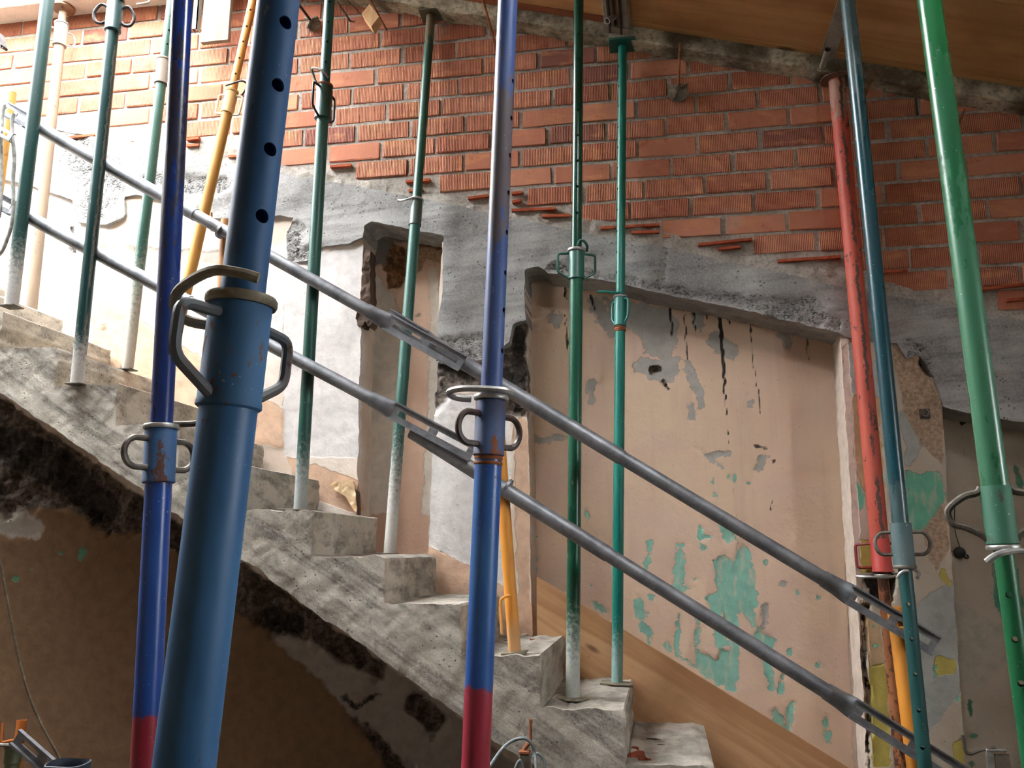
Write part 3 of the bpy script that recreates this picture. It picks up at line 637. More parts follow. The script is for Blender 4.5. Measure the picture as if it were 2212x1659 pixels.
# ---- right pilaster and the recess at the right edge
HOLE = [('c', [(1882, 1262, 16), (1900, 1262, 32), (1905, 1285, 24), (1915, 1252, 20)]), ('c', [(1872, 1310, 5), (1866, 1340, 6)]), ('c', [(1868, 1345, 3), (1866, 1420, 4), (1876, 1500, 3), (1876, 1660, 4)]), ('c', [(2000, 780, 14), (2012, 800, 12)])]
slab('plaster_panel', [(.803, 0), (1.185, 0), (1.19, .74), (1.236, 2.237), (1.236, 2.5), (.836, 2.72)], 0, .24, .0105, M['pl_right'], wb, (.003, 24), lambda x, z: .003*fbm(x, 0, z, 6, 4, 70)-.05*np.clip(field(x, 0*x, z, HOLE)/.015+.5, 0, 1)+.005*np.clip(field(x, 0*x, z, [('p', [(1930, 750), (1990, 770), (2040, 880), (2030, 920), (1960, 880)])])/.02+.5, 0, 1)*(1+vn(x*90, 0, z*90, 3)),
     {'tan': [('p', [(1840, 850), (1900, 860), (1920, 1160), (1850, 1020)]), ('p', [(1865, 1330), (1900, 1330), (1910, 1440), (1880, 1440)])], 'grey': [('c', [(1835, 760, 16), (1840, 830, 16)]), ('c', [(1880, 790, 12), (1885, 850, 14)]), ('c', [(1950, 900, 14), (1975, 960, 16), (1960, 1000, 10)]), ('p', [(1915, 1350), (2060, 1250), (2075, 1500), (1960, 1640)])],
      'yellow': [('p', [(1852, 1166), (1915, 1166), (1918, 1235), (1862, 1240)]), ('p', [(1876, 1440), (1915, 1430), (1925, 1659), (1885, 1659)]), ('c', [(2036, 1238, 9), (2050, 1262, 6)]), ('p', [(2014, 1425), (2030, 1418), (2066, 1430), (2064, 1452), (2022, 1462)]), ('p', [(2060, 1605), (2085, 1590), (2088, 1680), (2058, 1680)]), ('c', [(1862, 1300, 5), (1864, 1320, 4)])],
      'cyan': [('p', [(1953, 1012), (1975, 1024), (2034, 1016), (2042, 1078), (2022, 1112), (2000, 1138), (1976, 1148), (1956, 1130)]), ('c', [(1853, 1060, 14), (1858, 1090, 12)]), ('c', [(1905, 1030, 12)]), ('c', [(1997, 1365, 7)]), ('c', [(1885, 1352, 4)]), ('c', [(2070, 1510, 5)]), ('c', [(1890, 1398, 6)]), ('c', [(2020, 1440, 3), (2018, 1465, 4)])],
      'white': [('p', [(1800, 700), (1829, 700), (1850, 1010), (1858, 1180), (1868, 1400), (1876, 1700), (1840, 1700)])], 'rub': [('p', [(1925, 745), (1990, 770), (2040, 880), (2036, 1000), (1990, 960), (1950, 880)]), ('p', [(2042, 1080), (2050, 1180), (2020, 1240), (1990, 1150), (2020, 1115)])], 'dark': HOLE})['label'] = 'patchy pilaster plaster with turquoise and yellow paint remnants'
slab('plaster_panel', [(1.1, 0), (3.25, 0), (3.25, 1.7), (1.1, 2.35)], .2, .08, .016, M['pl_recess'], wb, (0, 1), lambda x, z: .003*fbm(x, 0, z, 5, 4, 80),
     {'cyan': [('p', [(2140, 1220), (2160, 1210), (2200, 1230), (2212, 1350), (2170, 1350), (2150, 1310)]), ('c', [(2195, 1010, 7), (2205, 1050, 6)]), ('c', [(2092, 1520, 6), (2096, 1545, 4)]), ('c', [(2102, 1590, 6)]), ('c', [(2098, 1650, 8)])], 'grey': [('p', [(2050, 1300), (2180, 1360), (2190, 1420), (2130, 1480), (2080, 1470)]), ('c', [(2140, 1100, 30)])],
      'drip': [('c', [(2072, 890, 2.5), (2075, 930, 2.5), (2088, 988, 1.5)]), ('c', [(2079, 890, 1.5), (2080, 905, 1.5)]), ('c', [(2098, 895, 2), (2100, 910, 1.5)]), ('c', [(2082, 912, 5)])]})['label'] = 'grey-brown plaster recess at the right edge'

# ---- ceiling: formwork boards on a sloping deck, and the concrete roof edge along the wall
cd = MB()
FILLX0, FILLX1, FILLY0, FILLY1 = .1, .8, -2.669, -2.165     # invented rooflight out of view, adds fill light on the tall niche
def deck(x0, x1, y0, y1):
    cd.hexa([(x0, y0, zc(x0)+.035), (x1, y0, zc(x1)+.035), (x1, y1, zc(x1)+.035), (x0, y1, zc(x0)+.035), (x0, y0, zc(x0)+.16), (x1, y0, zc(x1)+.16), (x1, y1, zc(x1)+.16), (x0, y1, zc(x0)+.16)])
deck(-2.08, 3.3, -6, FILLY0); deck(-2.08, 3.3, FILLY1, .3); deck(-2.08, FILLX0, FILLY0, FILLY1); deck(FILLX1, 3.3, FILLY0, FILLY1)
cd.box(-6.2, -2.07, -6.1, -1.95, 5.05, 5.2)  # roof piece added out of view to keep skylight off the under-stair wall
cl = tag(cd.build('ceiling', M['soffit_beam'], smooth=False), kind='structure')
ang = math.atan(.291)
def ceil_board(y0, y1, x0, x1, mat, drop, name='ceiling_board'):
    L = (x1-x0)/math.cos(ang); b = MB().bevbox(-L/2, L/2, (y0-y1)/2, (y1-y0)/2, 0, .03, .0015)
    o = b.build(name, mat, cl, False); xm = (x0+x1)/2; o.location = (xm, (y0+y1)/2, zc(xm)-drop); o.rotation_euler = (0, ang, 0)
ceil_board(-.145, -.1, -2.06, -.2, M['ceil_red'], .006)
ceil_board(-.145, -.1, -.2, 3.25, M['ceil'], .001)
y = -.149
for k in range(11):
    if k == 4: ceil_board(y-.5, y, -2.06, FILLX0, M['ceil'], 0); ceil_board(y-.5, y, FILLX1, 3.25, M['ceil'], 0)
    else: ceil_board(y-.5, y, -2.06, 3.25, M['ceil'], random.uniform(0, .002))
    y -= .504
eb = slab('edge_beam', [(x, 4.09-.291*x) for x in np.linspace(-2.06, 3.3, 40)]+[(x, 4.175-.291*x) for x in np.linspace(3.3, -2.06, 40)], -.1, .4, .014, M['soffit_beam'], cl, (.005, 16), lambda x, z: .004*fbm(x, 0, z, 14, 4, 90), layers=6, jit=.003)
eb['label'] = 'rough stained concrete roof edge between boards and brickwork'
MB().bevbox(-6.2, -2.04, -.14, .3, 4.69, 4.9, .006).build('pale_slab_edge', M['white_slab'], cl, False)['label'] = 'pale level slab edge above the sunlit brickwork'

# ---------------------------------------------------------------- staircase
st = empty('staircase', 'bare cast concrete staircase rising to the left along the plastered wall', 'staircase', (0, 0, 0))
SY0, SY1 = -.80, -.036
XN = lambda k: -.148-.298*(k-1)
ZN = lambda k: 1.064+.1768*(k-1)
def h_st(x, z): return .004*fbm(x, 0, z, 6, 4, 50)+.002*vn(x*50, 0, z*50, 7)
sl = .1768/.298
line = lambda x: 1.064+.1768*(-.148-x)/.298       # nosing line
inner = [(XN(k+1), ZN(k)) for k in range(-6, 15)]
poly = [(-4.4, line(-4.4)-.335), (-3.0, line(-3.0)-.345), (-1.6, line(-1.6)-.36), (-.73, line(-.73)-.39), (.6, line(.6)-.42), (.93, 0.0), (1.64, 0.0)]
poly += [(x, z) for x, z in [(XN(k+1), ZN(k)) for k in range(-5, 14)] if z > 0] if False else []
lowx = -.148+(1.064-.1768)/.1768*.298
inn = lambda x: line(x)-.1768
xs = np.linspace(.148+1.35, -4.4, 30)
poly = [(-4.4, line(-4.4)-.335), (-3.0, line(-3.0)-.345), (-1.6, line(-1.6)-.36), (-.73, line(-.73)-.39), (.55, line(.55)-.42), (.75, .0), (1.345, .0), (-4.4, inn(-4.4))]
slab('stair_slab', poly, SY0, SY1-SY0, .012, M['stair'], st, (.0065, 22), h_st, layers=10, jit=.002)
for k in range(14, -6, -1):
    x0, x1 = XN(k+1), XN(k); z0, z1 = ZN(k-1), ZN(k)
    if z0 < 0: z0 = 0.0
    if x0 < -4.4: continue
    slab('step', [(x0, z1), (x1, z1), (x1, z0), (x1, z0-.03), (x0, z1-.03)] if k > -5 else [(x0, z1), (x1, z1), (x1, 0), (x0+.01, 0)], SY0+.0012, SY1-SY0, .010, M['stair'], st, (.0065, 22), h_st, layers=10, jit=.002)['label'] = 'cast step'

# formwork board along the wall side of the flight
A, B = Vector(atY(1160, 1246, -.018)), Vector(atY(1836, 1660, -.018))
d = (B-A).normalized(); n = Vector((d.z, 0, -d.x)); n = n if n.z < 0 else -n
E_ = A+d*2.15
bd = MB(); w = .46
cut = Vector((0, 0, -1))*.52
p = [A, E_, E_+n*w, A+cut]
bd.hexa([(q.x, -.032, q.z) for q in (p[3], p[2])]+[(q.x, -.004, q.z) for q in (p[2], p[3])]+[(q.x, -.032, q.z) for q in (p[0], p[1])]+[(q.x, -.004, q.z) for q in (p[1], p[0])])
M['board'] = m_wood('pine_formwork_board', S(198, 156, 114), S(174, 128, 88), S(104, 74, 52), (1.1, 14, 16), rot=(0, -math.atan2(-d.z, d.x), 0))
tag(bd.build('formwork_board', M['board'], smooth=False), 'long pine board slanting along the wall behind the lower steps', 'board')
# ---------------------------------------------------------------- prop tools
def zdepth(p): return float(np.dot(np.asarray(p)-CAM, FWD))
def Yof(x, y, z): d = ray(x, y); return CAM[1]+d[1]*z/F
class Axis:
    """axis of a prop in the room, from base to top"""
    def __init__(s, a, b):
        s.a, s.b = np.array(a, float), np.array(b, float); s.L = np.linalg.norm(s.b-s.a); s.d = (s.b-s.a)/s.L
        z = Vector(s.d); x = Vector((1, 0, 0)); x = (x-z*x.dot(z)).normalized(); yv = z.cross(x)
        s.q = Matrix((x, yv, z)).transposed().to_quaternion()
    def p(s, t): return s.a+s.d*t
    def s_(s, y):
        lo, hi = -1.0, s.L+2
        for _ in range(50):
            m = (lo+hi)/2
            if topx(*s.p(m))[1] > y: lo = m
            else: hi = m
        return lo
    def r(s, w, y): return w/2*zdepth(s.p(s.s_(y)))/F
def extend(A, B, z0, z1):
    A, B = np.asarray(A), np.asarray(B); d = (B-A)/(B[2]-A[2]); return A+d*(z0-A[2]), A+d*(z1-A[2])
def handle_path(r, s0, s1, out, kind, side):
    if kind == 'D':
        pts = [(r*.9, 0, s1), (r+out*.45, 0, s1)] + [(r+out*.45+out*.55*math.sin(t), 0, (s0+s1)/2+(s1-s0)/2*math.cos(t)) for t in np.linspace(.3, math.pi-.3, 7)] + [(r+out*.45, 0, s0), (r*.9, 0, s0)]
        pts = smooth_path(pts, 3)
    elif kind == 'O':   # ear that leaves the sleeve at a slant
        pts = smooth_path([(r*.9, 0, s1), (r+out*.5, 0, s1+.01), (r+out, 0, (s0+s1)/2+.006), (r+out*.8, 0, s0+.005), (r+out*.3, 0, s0-.002), (r*.9, 0, s0+.012)], 4)
    elif kind == 'S':   # ear with a drooping lower arm
        pts = smooth_path([(r*.9, 0, s1), (r+.006, 0, s1-.012), (r+out*.5, 0, s1-.02), (r+out, 0, s1-.05), (r+out*.92, 0, s0+.04), (r+out*.55, 0, s0+.03), (r+.008, 0, s0+.012), (r*.9, 0, s0)], 4)
    else:
        pts = fillet([(r*.85, 0, s1), (r+out, 0, s1-.004), (r+out, 0, s0+(.03 if kind == 'T' else .0)), (r*.85, 0, s0)], .014, 4)
    return [(side*q[0], q[1], q[2]) for q in pts]
def rotz(pts, a):
    c, s = math.cos(a), math.sin(a); return [(c*q[0]-s*q[1], s*q[0]+c*q[1], q[2]) for q in pts]

def prop(name, label, ax, group, lower, upper, sleeve, ring=None, handles=None, pin=None, thread=None, base=None, top=None, holes=None):
    """steel prop: lower/upper=(radius, material); sleeve=(s0,s1,r,mat); everything measured along the axis"""
    root = empty(name, label, 'steel prop', ax.a, group, ax.q)
    s0, s1, rs, sm = sleeve
    pc = ax.p(s0); psi = math.atan2(CAM[1]-pc[1], CAM[0]-pc[0])+math.pi/2   # ears are turned as seen from the room
    MB().tube(lower[0], .004, s0+.01, 32, holes=[] if not holes or holes[0] != 'lower' else holes[1], ang=holes[2] if holes else 0, hr=holes[3] if holes else .006).build('lower_tube', lower[1], root)
    MB().tube(upper[0], s1-.01, ax.L-.004, 32, holes=[] if not holes or holes[0] != 'upper' else holes[1], ang=holes[2] if holes else 0, hr=holes[3] if holes else .006).build('upper_tube', upper[1], root)
    slv = MB().lathe([(rs*.96, s0), (rs*1.03, s0+.002), (rs*1.03, s0+.006), (rs, s0+.009), (rs, s1-.004), (rs*.97, s1)], 32).build('sleeve', sm, root)
    if ring:
        rz, rr, rm = ring
        MB().lathe([(rs*.8, rz-.006), (rr*.96, rz-.006), (rr, rz-.003), (rr, rz+.002), (rr*.95, rz+.005), (rs*.8, rz+.006)], 32).build('nut_ring', rm, root)
    if thread:
        t0, t1, tr, tm = thread; nt_ = max(2, int((t1-t0)/.008)); pr = [(tr*.9, t0)]
        for i in range(nt_):
            h = (t1-t0)/nt_; z = t0+i*h; pr += [(tr*.93, z+h*.1), (tr, z+h*.35), (tr, z+h*.65), (tr*.93, z+h*.9)]
        MB().lathe(pr+[(tr*.9, t1)], 28).build('screw_thread', tm, root)
    if handles:
        kind, h0, h1, out, rr, a, hm = handles
        for side in (1, -1):
            MB().sweep(rotz(handle_path(rs, h0, h1, out, kind, side), a+psi), rr, 8).build('handle', hm, slv)
    if pin:
        pts, rr, pm = pin
        MB().sweep(smooth_path(pts, 4), rr, 8).build('locking_pin', pm, root)
    if base:
        kind, sz, bm = base
        b = MB()
        if kind == 'round': b.lathe([(sz, 0), (sz, .004), (sz*.6, .006), (lower[0]*1.02, .007)], 28)
        else: b.bevbox(-sz, sz, -sz, sz, 0, .006, .001)
        b.build('base_plate', bm, root)
    if top:
        kind, sz, tm = top; b = MB()
        if kind == 'round': b.lathe([(upper[0], ax.L-.008), (sz*.8, ax.L-.007), (sz, ax.L-.004), (sz, ax.L)], 28)
        elif kind == 'cup': b.lathe([(upper[0], ax.L-.03), (sz*.55, ax.L-.024), (sz, ax.L-.01), (sz*1.02, ax.L)], 24)
        else: b.bevbox(-sz, sz, -sz, sz, ax.L-.012, ax.L, .002)
        b.build('head_plate', tm, root)
    return root
def hook(r, out, h=0.0, rr=.005, side=-1, front=-1):
    """long G-shaped pin passing in front of a tube of radius r"""
    f = front*(r+.010)
    return [(-side*(r+.018), f*.7, h+.004), (0, f*1.05, h+.006), (side*(r+out*.5), f*.95, h+.004), (side*(r+out), f*.4, h), (side*(r+out), f*-.3, h-.004), (side*(r+out*.55), f*-.55, h-.006), (side*(r+out*.2), f*-.6, h-.006)]
# ---------------------------------------------------------------- steel props
G1, G2 = S(18, 84, 66), S(24, 98, 80)
DG1, DG2 = S(20, 62, 52), S(28, 74, 62)
dustz = lambda h, k=.0: (0.0, h, DUST)
PM = {}
def pm(key, *a, **k): PM[key] = m_paint('paint_'+key, *a, **k); return PM[key]

# 1 far-left green
b = atZ(24, 664, ZN(10)); t = atY(103, 0, b[1]); _, t2 = extend(b, t, 0, 4.88)
ax = Axis(b, t2); r1 = ax.r(28, 400)
prop('steel_prop', 'leftmost dark green steel prop rising from the stair edge past the frame top', ax, 'steel props', (r1, pm('left_green', S(4, 56, 52), S(8, 50, 48), dust=dustz(.55), rust=.1)), (r1*.84, PM['left_green']), (ax.L-.42, ax.L-.28, r1*1.1, PM['left_green']),
     handles=('D', ax.L-.40, ax.L-.30, .05, .006, 0, PM['left_green']), base=('square', .036, M['rod']), top=('square', .06, PM['left_green']))
# 2 pale dusty prop against the wall
b = atY(70, 656, -.10); b[2] = ZN(11); b = np.array([atY(69, 660, -.11)[0], -.11, ZN(11)]); t = atY(137, 18, -.08); t[2] = 4.685
ax = Axis(b, t); r2 = ax.r(27, 75)
prop('steel_prop', 'pale cement-caked steel prop with a cup head under the level slab', ax, 'steel props', (ax.r(22, 400), pm('pale', S(134, 112, 90), S(112, 96, 80), rust=.3, rough=.6, spat=.8)), (ax.r(16, 40), PM['pale']), (ax.s_(100), ax.s_(53), r2, pm('pale_sleeve', S(150, 136, 116), S(130, 116, 98), rust=.1, rough=.6)),
     ring=(ax.s_(52), r2*1.12, M['zinc']), handles=('D', ax.s_(92), ax.s_(66), .042, .005, .2, M['zinc']), base=('square', .06, M['rod']), top=('cup', .062, pm('pale_head', S(130, 96, 70), S(108, 78, 58), rust=.4, rough=.7)))
# 3 green, loop handles at the top
b = atZ(166, 832, ZN(8)); t = atY(250, 0, b[1]); _, t2 = extend(b, t, 0, 4.88)
ax = Axis(b, t2); r3 = ax.r(27, 600)
prop('steel_prop', 'dark green steel prop with two black loop handles beside the pale prop', ax, 'steel props', (r3, pm('green3', S(8, 52, 52), S(10, 62, 60), dust=dustz(.42), rust=.12, rough=.28, seam=(-.45, .12, S(110, 106, 96)))), (ax.r(22, 10), PM['green3']), (ax.s_(68), ax.s_(6), ax.r(33, 40), pm('green3_sleeve', S(10, 48, 50), S(14, 58, 58), rust=.05, rough=.3)),
     ring=(ax.s_(0), ax.r(37, 0), PM['green3_sleeve']), handles=('O', ax.s_(52), ax.s_(17), .052, .0075, -.3, M['darkrod']), base=('square', .034, M['rod']), top=('square', .06, PM['green3']))
# 4 pale green behind the blue one
b = np.array([*atY(276, 792, -.30)[:2], ZN(9)]); t = atY(369, 0, -.30); _, t2 = extend(b, t, 0, 4.95)
ax = Axis(b, t2); r4 = ax.r(23, 600)
lowm = pm('palegreen', S(36, 78, 66), S(52, 88, 76), dust=(0.0, 1.1, S(170, 162, 150)), rust=.1, spat=.8)
prop('steel_prop', 'dusty pale green steel prop standing just left of the thin dark blue prop', ax, 'steel props', (r4, lowm), (ax.r(16, 60), pm('palegreen_up', S(40, 80, 66), S(32, 66, 56), rust=.15)), (ax.s_(182), ax.s_(130), ax.r(27, 150), pm('palegreen_sleeve', S(116, 102, 86), S(98, 86, 74), rust=.2, rough=.6)),
     ring=(ax.s_(129), ax.r(29, 129), PM['palegreen_sleeve']), base=('square', .034, M['rod']), top=('square', .06, PM['palegreen_up']), holes=('upper', [ax.s_(y_) for y_ in (12, 38, 68, 98)], -.5, .006))
# 6 leaning yellow prop
a0, a1 = atY(388, 692, -.28), atY(547, 0, -.28); b, t2 = extend(a0, a1, ZN(8), 4.95)
ax = Axis(b, t2)
yl = pm('yellow', S(190, 136, 54), S(170, 116, 40), rust=.25, rough=.55, rustcol=S(130, 92, 50))
prop('steel_prop', 'leaning yellow steel prop crossing behind the galvanised rails', ax, 'steel props', (ax.r(23, 420), yl), (ax.r(18, 120), pm('yellow_up', S(210, 148, 66), S(190, 124, 54), rust=.3, rough=.5, rustcol=S(120, 80, 44))), (ax.s_(245), ax.s_(200), ax.r(26, 220), pm('yellow_sleeve', S(214, 176, 120), S(196, 150, 92), rust=.3, rough=.65, rustcol=S(150, 104, 60))),
     ring=(ax.s_(197), ax.r(28, 197), PM['yellow_sleeve']), handles=('R', ax.s_(247), ax.s_(206), .035, .006, -.5, pm('cream', S(220, 200, 170), S(200, 178, 140), rust=.2, rough=.6)), pin=([(-.02, -.035, ax.s_(193)), (.01, -.04, ax.s_(190)), (.06, -.03, ax.s_(180)), (.075, 0, ax.s_(183)), (.05, .02, ax.s_(197)), (.03, .02, ax.s_(203))], .0048, M['darkrod']),
     base=('square', .055, M['rod']), top=('square', .06, yl), holes=('upper', [ax.s_(y_) for y_ in (26, 61, 94, 129, 163)], -1.1, .0055))
# 9 green in front of the small niche
b = atZ(648, 1104, ZN(5)); t = atY(712, 0, b[1]); _, t2 = extend(b, t, 0, 0.0+zc(atY(712, 0, b[1])[0])-.004)
ax = Axis(b, t2)
g9 = pm('green9', S(26, 76, 66), S(38, 92, 80), dust=(0.0, .5, S(176, 180, 176)), rust=.05, rough=.36, spat=.8)
prop('steel_prop', 'dark green steel prop on a square plate left of the small niche', ax, 'steel props', (ax.r(27, 800), g9), (ax.r(22, 80), pm('green9_up', S(24, 74, 70), S(36, 88, 82), rust=.08, spat=.3)), (ax.s_(258), ax.s_(186), ax.r(35, 220), pm('green9_sleeve', S(22, 62, 56), S(34, 76, 68), rust=.2)),
     ring=(ax.s_(186), ax.r(37, 186), M['rust']), handles=('T', ax.s_(258), ax.s_(194), .045, .0055, .95, M['darkrod']), pin=([(.03, -.03, ax.s_(176)), (0, -.038, ax.s_(162)), (-.05, -.02, ax.s_(150)), (-.062, 0, ax.s_(152)), (-.05, .01, ax.s_(170)), (-.028, .005, ax.s_(184))], .006, M['rod']),
     base=('square', .068, M['rod']), top=('square', .06, g9), holes=('upper', [ax.s_(y_) for y_ in (10, 53, 96, 140)], -1.15, .006))
# 10 green with head under the roof edge, base behind the step
b = np.array([*atY(841, 1206, -.34)[:2], ZN(4)]); t = atY(931, 38, -.045); t[2] = 4.09-.291*t[0]-.002
ax = Axis(b, t)
g10 = pm('green10', S(22, 76, 66), S(34, 92, 80), dust=(0.05, .95, S(196, 192, 184)), rust=.15, rough=.38, spat=1.0)
prop('steel_prop', 'dark green steel prop by the small niche with head plate under the roof edge', ax, 'steel props', (ax.r(25, 900), g10), (ax.r(20, 250), pm('green10_up', S(26, 78, 66), S(44, 92, 78), zones=((3.02-.35, 3.3, S(120, 112, 88), .5),), rust=.1, spat=.5)), (ax.s_(488), ax.s_(434), ax.r(27, 460), pm('green10_sleeve', S(52, 70, 64), S(70, 84, 76), rust=.3)),
     ring=(ax.s_(432), ax.r(31, 432), M['zinc']), pin=([(.01, -.03, ax.s_(434)), (-.01, -.032, ax.s_(434)), (-.06, -.03, ax.s_(438)), (-.095, 0, ax.s_(430)), (-.08, .02, ax.s_(428))], .0055, M['zinc']),
     base=('square', .055, M['rod']), top=('square', .056, pm('head10', S(74, 78, 62), S(96, 92, 72), rust=.4)))
# 12 dark green on the round plate
b = atZ(1237, 1509, ZN(1)); t = atY(1250, 0, b[1]); _, t2 = extend(b, t, 0, zc(t[0])-.004)
ax = Axis(b, t2)
g12 = pm('green12', S(10, 72, 52), S(14, 88, 64), dust=(0.0, .62, S(186, 190, 182)), rust=.1, spat=.5, rough=.26, chips=.6, chipcol=S(186, 190, 182))
prop('steel_prop', 'dark green steel prop on a round plate at the front of the step', ax, 'steel props', (ax.r(29, 1000), g12), (ax.r(22, 250), pm('green12_up', S(6, 60, 46), S(8, 72, 56), rust=.02, spat=.15, rough=.16)), (ax.s_(604), ax.s_(545), ax.r(34, 575), pm('green12_sleeve', S(24, 80, 68), S(32, 92, 80), rust=.05)),
     ring=(ax.s_(541), ax.r(40, 541), M['zinc']), handles=('T', ax.s_(603), ax.s_(548), .046, .0055, .15, PM['green12_sleeve']), pin=([(.008, -.03, ax.s_(536)), (.02, -.04, ax.s_(527)), (.036, -.03, ax.s_(528)), (.045, 0, ax.s_(533)), (.04, .02, ax.s_(540))], .006, PM['green12_sleeve']),
     base=('round', .064, M['castplate']), top=('square', .06, g12), holes=('upper', [ax.s_(y_) for y_ in (25, 80, 134, 188, 243, 297, 352, 407, 464)], -1.45, .006))
# 13 teal with rectangular head
b = atZ(1333, 1477, ZN(1)); t = atY(1345, 112, -.05); t[2] = 4.09-.291*t[0]-.002
ax = Axis(b, t)
g13 = pm('teal13', S(0, 110, 98), S(10, 122, 108), dust=(0.0, .45, S(150, 184, 178)), rust=.05, rough=.3, spat=.8)
prop('steel_prop', 'bright teal steel prop with a rectangular head plate under the roof edge', ax, 'steel props', (ax.r(23, 1000), g13), (ax.r(19, 300), pm('teal13_up', S(10, 108, 94), S(20, 118, 104), rust=.05, rough=.3)), (ax.s_(705), ax.s_(644), ax.r(27, 675), pm('teal13_sleeve', S(20, 108, 100), S(32, 120, 110), rust=.1)),
     ring=(ax.s_(641), ax.r(30, 641), M['zinc']), handles=('T', ax.s_(700), ax.s_(648), .022, .0055, -.75, PM['teal13_sleeve']), thread=(ax.s_(717), ax.s_(706), ax.r(25, 712), M['rust']), pin=([(.02, -.024, ax.s_(638)), (-.02, -.03, ax.s_(637)), (-.07, -.03, ax.s_(634)), (-.105, -.02, ax.s_(632))], .006, PM['teal13_sleeve']),
     base=('square', .068, M['castplate']), top=('square', .066, pm('teal13_head', S(0, 74, 64), S(4, 84, 72), rust=.05)), holes=('upper', [ax.s_(y_) for y_ in (146, 189, 232, 277, 321, 365, 410, 456, 501, 546, 590)], -2.55, .0055))
# 14 red over rust
t = atY(1808, 186, -.05); t[2] = 4.09-.291*t[0]-.002
q = atY(1940, 1659, -.05); b, _ = extend(q, t, ZN(-3)+.0, 1); b[1] = -.10
ax = Axis(b, t)
red = pm('red', S(186, 74, 58), S(200, 92, 74), zones=((ax.s_(250), ax.L, S(176, 136, 116), .5),), rust=.42, rough=.5, rustcol=S(84, 74, 68), spat=.5, seam=(-1.45, .16, S(78, 68, 62)))
prop('steel_prop', 'red steel prop over a rusty inner tube at the right pilaster', ax, 'steel props', (ax.r(24, 1400), pm('rusted', S(160, 100, 60), S(126, 76, 48), rust=.75, rough=.85, rustcol=S(92, 56, 40), chips=.2)), (ax.r(36, 700), red), (ax.s_(1236), ax.s_(1164), ax.r(41, 1200), pm('red_sleeve', S(190, 64, 58), S(198, 78, 70), rust=.05, rough=.45)),
     ring=(ax.s_(1243), ax.r(36, 1243), M['zinc']), handles=('R', ax.s_(1226), ax.s_(1174), .058, .006, .1, pm('red_rod', S(140, 50, 40), S(110, 44, 38), rust=.6)), pin=([(.05, -.03, ax.s_(1243)), (.01, -.036, ax.s_(1247)), (-.06, -.034, ax.s_(1246)), (-.105, 0, ax.s_(1244)), (-.06, .02, ax.s_(1240)), (-.02, .02, ax.s_(1239))], .006, M['zinc']),
     base=('square', .055, M['rod']), top=('round', .075, pm('head14', S(112, 84, 70), S(96, 72, 60), rust=.3)))
# 15 dark teal, free standing, with holes you can see through
A, B = atY(1988, 1560, -.93), atY(1832, 0, -.93); b, t2 = extend(A, B, 0, zc(atY(1830, 0, -.93)[0])-.004)
ax = Axis(b, t2)
u15 = pm('teal15', S(12, 68, 78), S(20, 56, 66), zones=((ax.s_(190), ax.L, S(74, 100, 104), .7), (ax.s_(1130), ax.s_(1050), S(72, 96, 98), .3)), rust=.12, rough=.24, spat=.9, chipcol=S(170, 170, 160))
prop('steel_prop', 'dark teal steel prop between the red prop and the bright green prop', ax, 'steel props', (ax.r(29, 1400), pm('teal15_low', S(18, 66, 66), S(22, 78, 76), rust=.02, rough=.4, spat=.6)), (ax.r(33, 700), u15), (ax.s_(1226), ax.s_(1130), ax.r(44, 1180), pm('teal15_sleeve', S(32, 78, 84), S(84, 98, 98), rust=.2, rough=.6, spat=1.0)),
     ring=(ax.s_(1224), ax.r(48, 1224), M['rod']), handles=('D', ax.s_(1198), ax.s_(1150), .05, .006, .1, M['rod']), pin=([(-.032, -.024, ax.s_(1247)), (-.02, -.034, ax.s_(1236)), (.0, -.03, ax.s_(1232)), (.02, .02, ax.s_(1233)), (.035, .03, ax.s_(1230)), (.042, .0, ax.s_(1238)), (.03, -.02, ax.s_(1248))], .006, M['zinc']),
     base=('square', .06, M['rod']), top=('square', .06, u15), holes=('lower', [ax.s_(y_) for y_ in (1304, 1379, 1455, 1533, 1613)], -1.871, .0066))
# 16 bright green, near
yy = Yof(2080, 600, .06*F/52)
A, B = atY(2196, 1400, yy), atY(2008, 0, yy); b, t2 = extend(A, B, 0, zc(B[0])-.004)
ax = Axis(b, t2)
u16 = pm('green16', S(18, 94, 52), S(34, 92, 64), rust=.22, rough=.24, spat=.9, zones=((ax.s_(1100), ax.s_(430), S(66, 122, 92), 1.2),), rustcol=S(96, 92, 76))
prop('steel_prop', 'bright green steel prop nearest the right edge of the frame', ax, 'steel props', (ax.r(41, 1300), pm('green16_low', S(12, 86, 50), S(18, 98, 58), rust=.05, rough=.3, spat=.8)), (ax.r(52, 600), u16), (ax.s_(1176), ax.s_(1050), ax.r(62, 1120), pm('green16_sleeve', S(28, 96, 66), S(46, 98, 76), rust=.4, rough=.55, spat=1.0, rustcol=S(84, 78, 68))),
     ring=(ax.s_(1182), ax.r(68, 1182), M['zinc']), handles=('S', ax.s_(1165), ax.s_(1052), .072, .0085, .15, M['rod']), pin=([(-.05, -.03, ax.s_(1212)), (-.035, -.038, ax.s_(1200)), (-.01, -.04, ax.s_(1192)), (.03, -.02, ax.s_(1190)), (.045, .0, ax.s_(1200)), (.05, -.01, ax.s_(1206))], .0075, M['zinc']),
     base=('square', .06, M['rod']), top=('square', .06, u16), holes=('lower', [ax.s_(y_) for y_ in (1284, 1380, 1474, 1570, 1665)], -1.95, .0075))
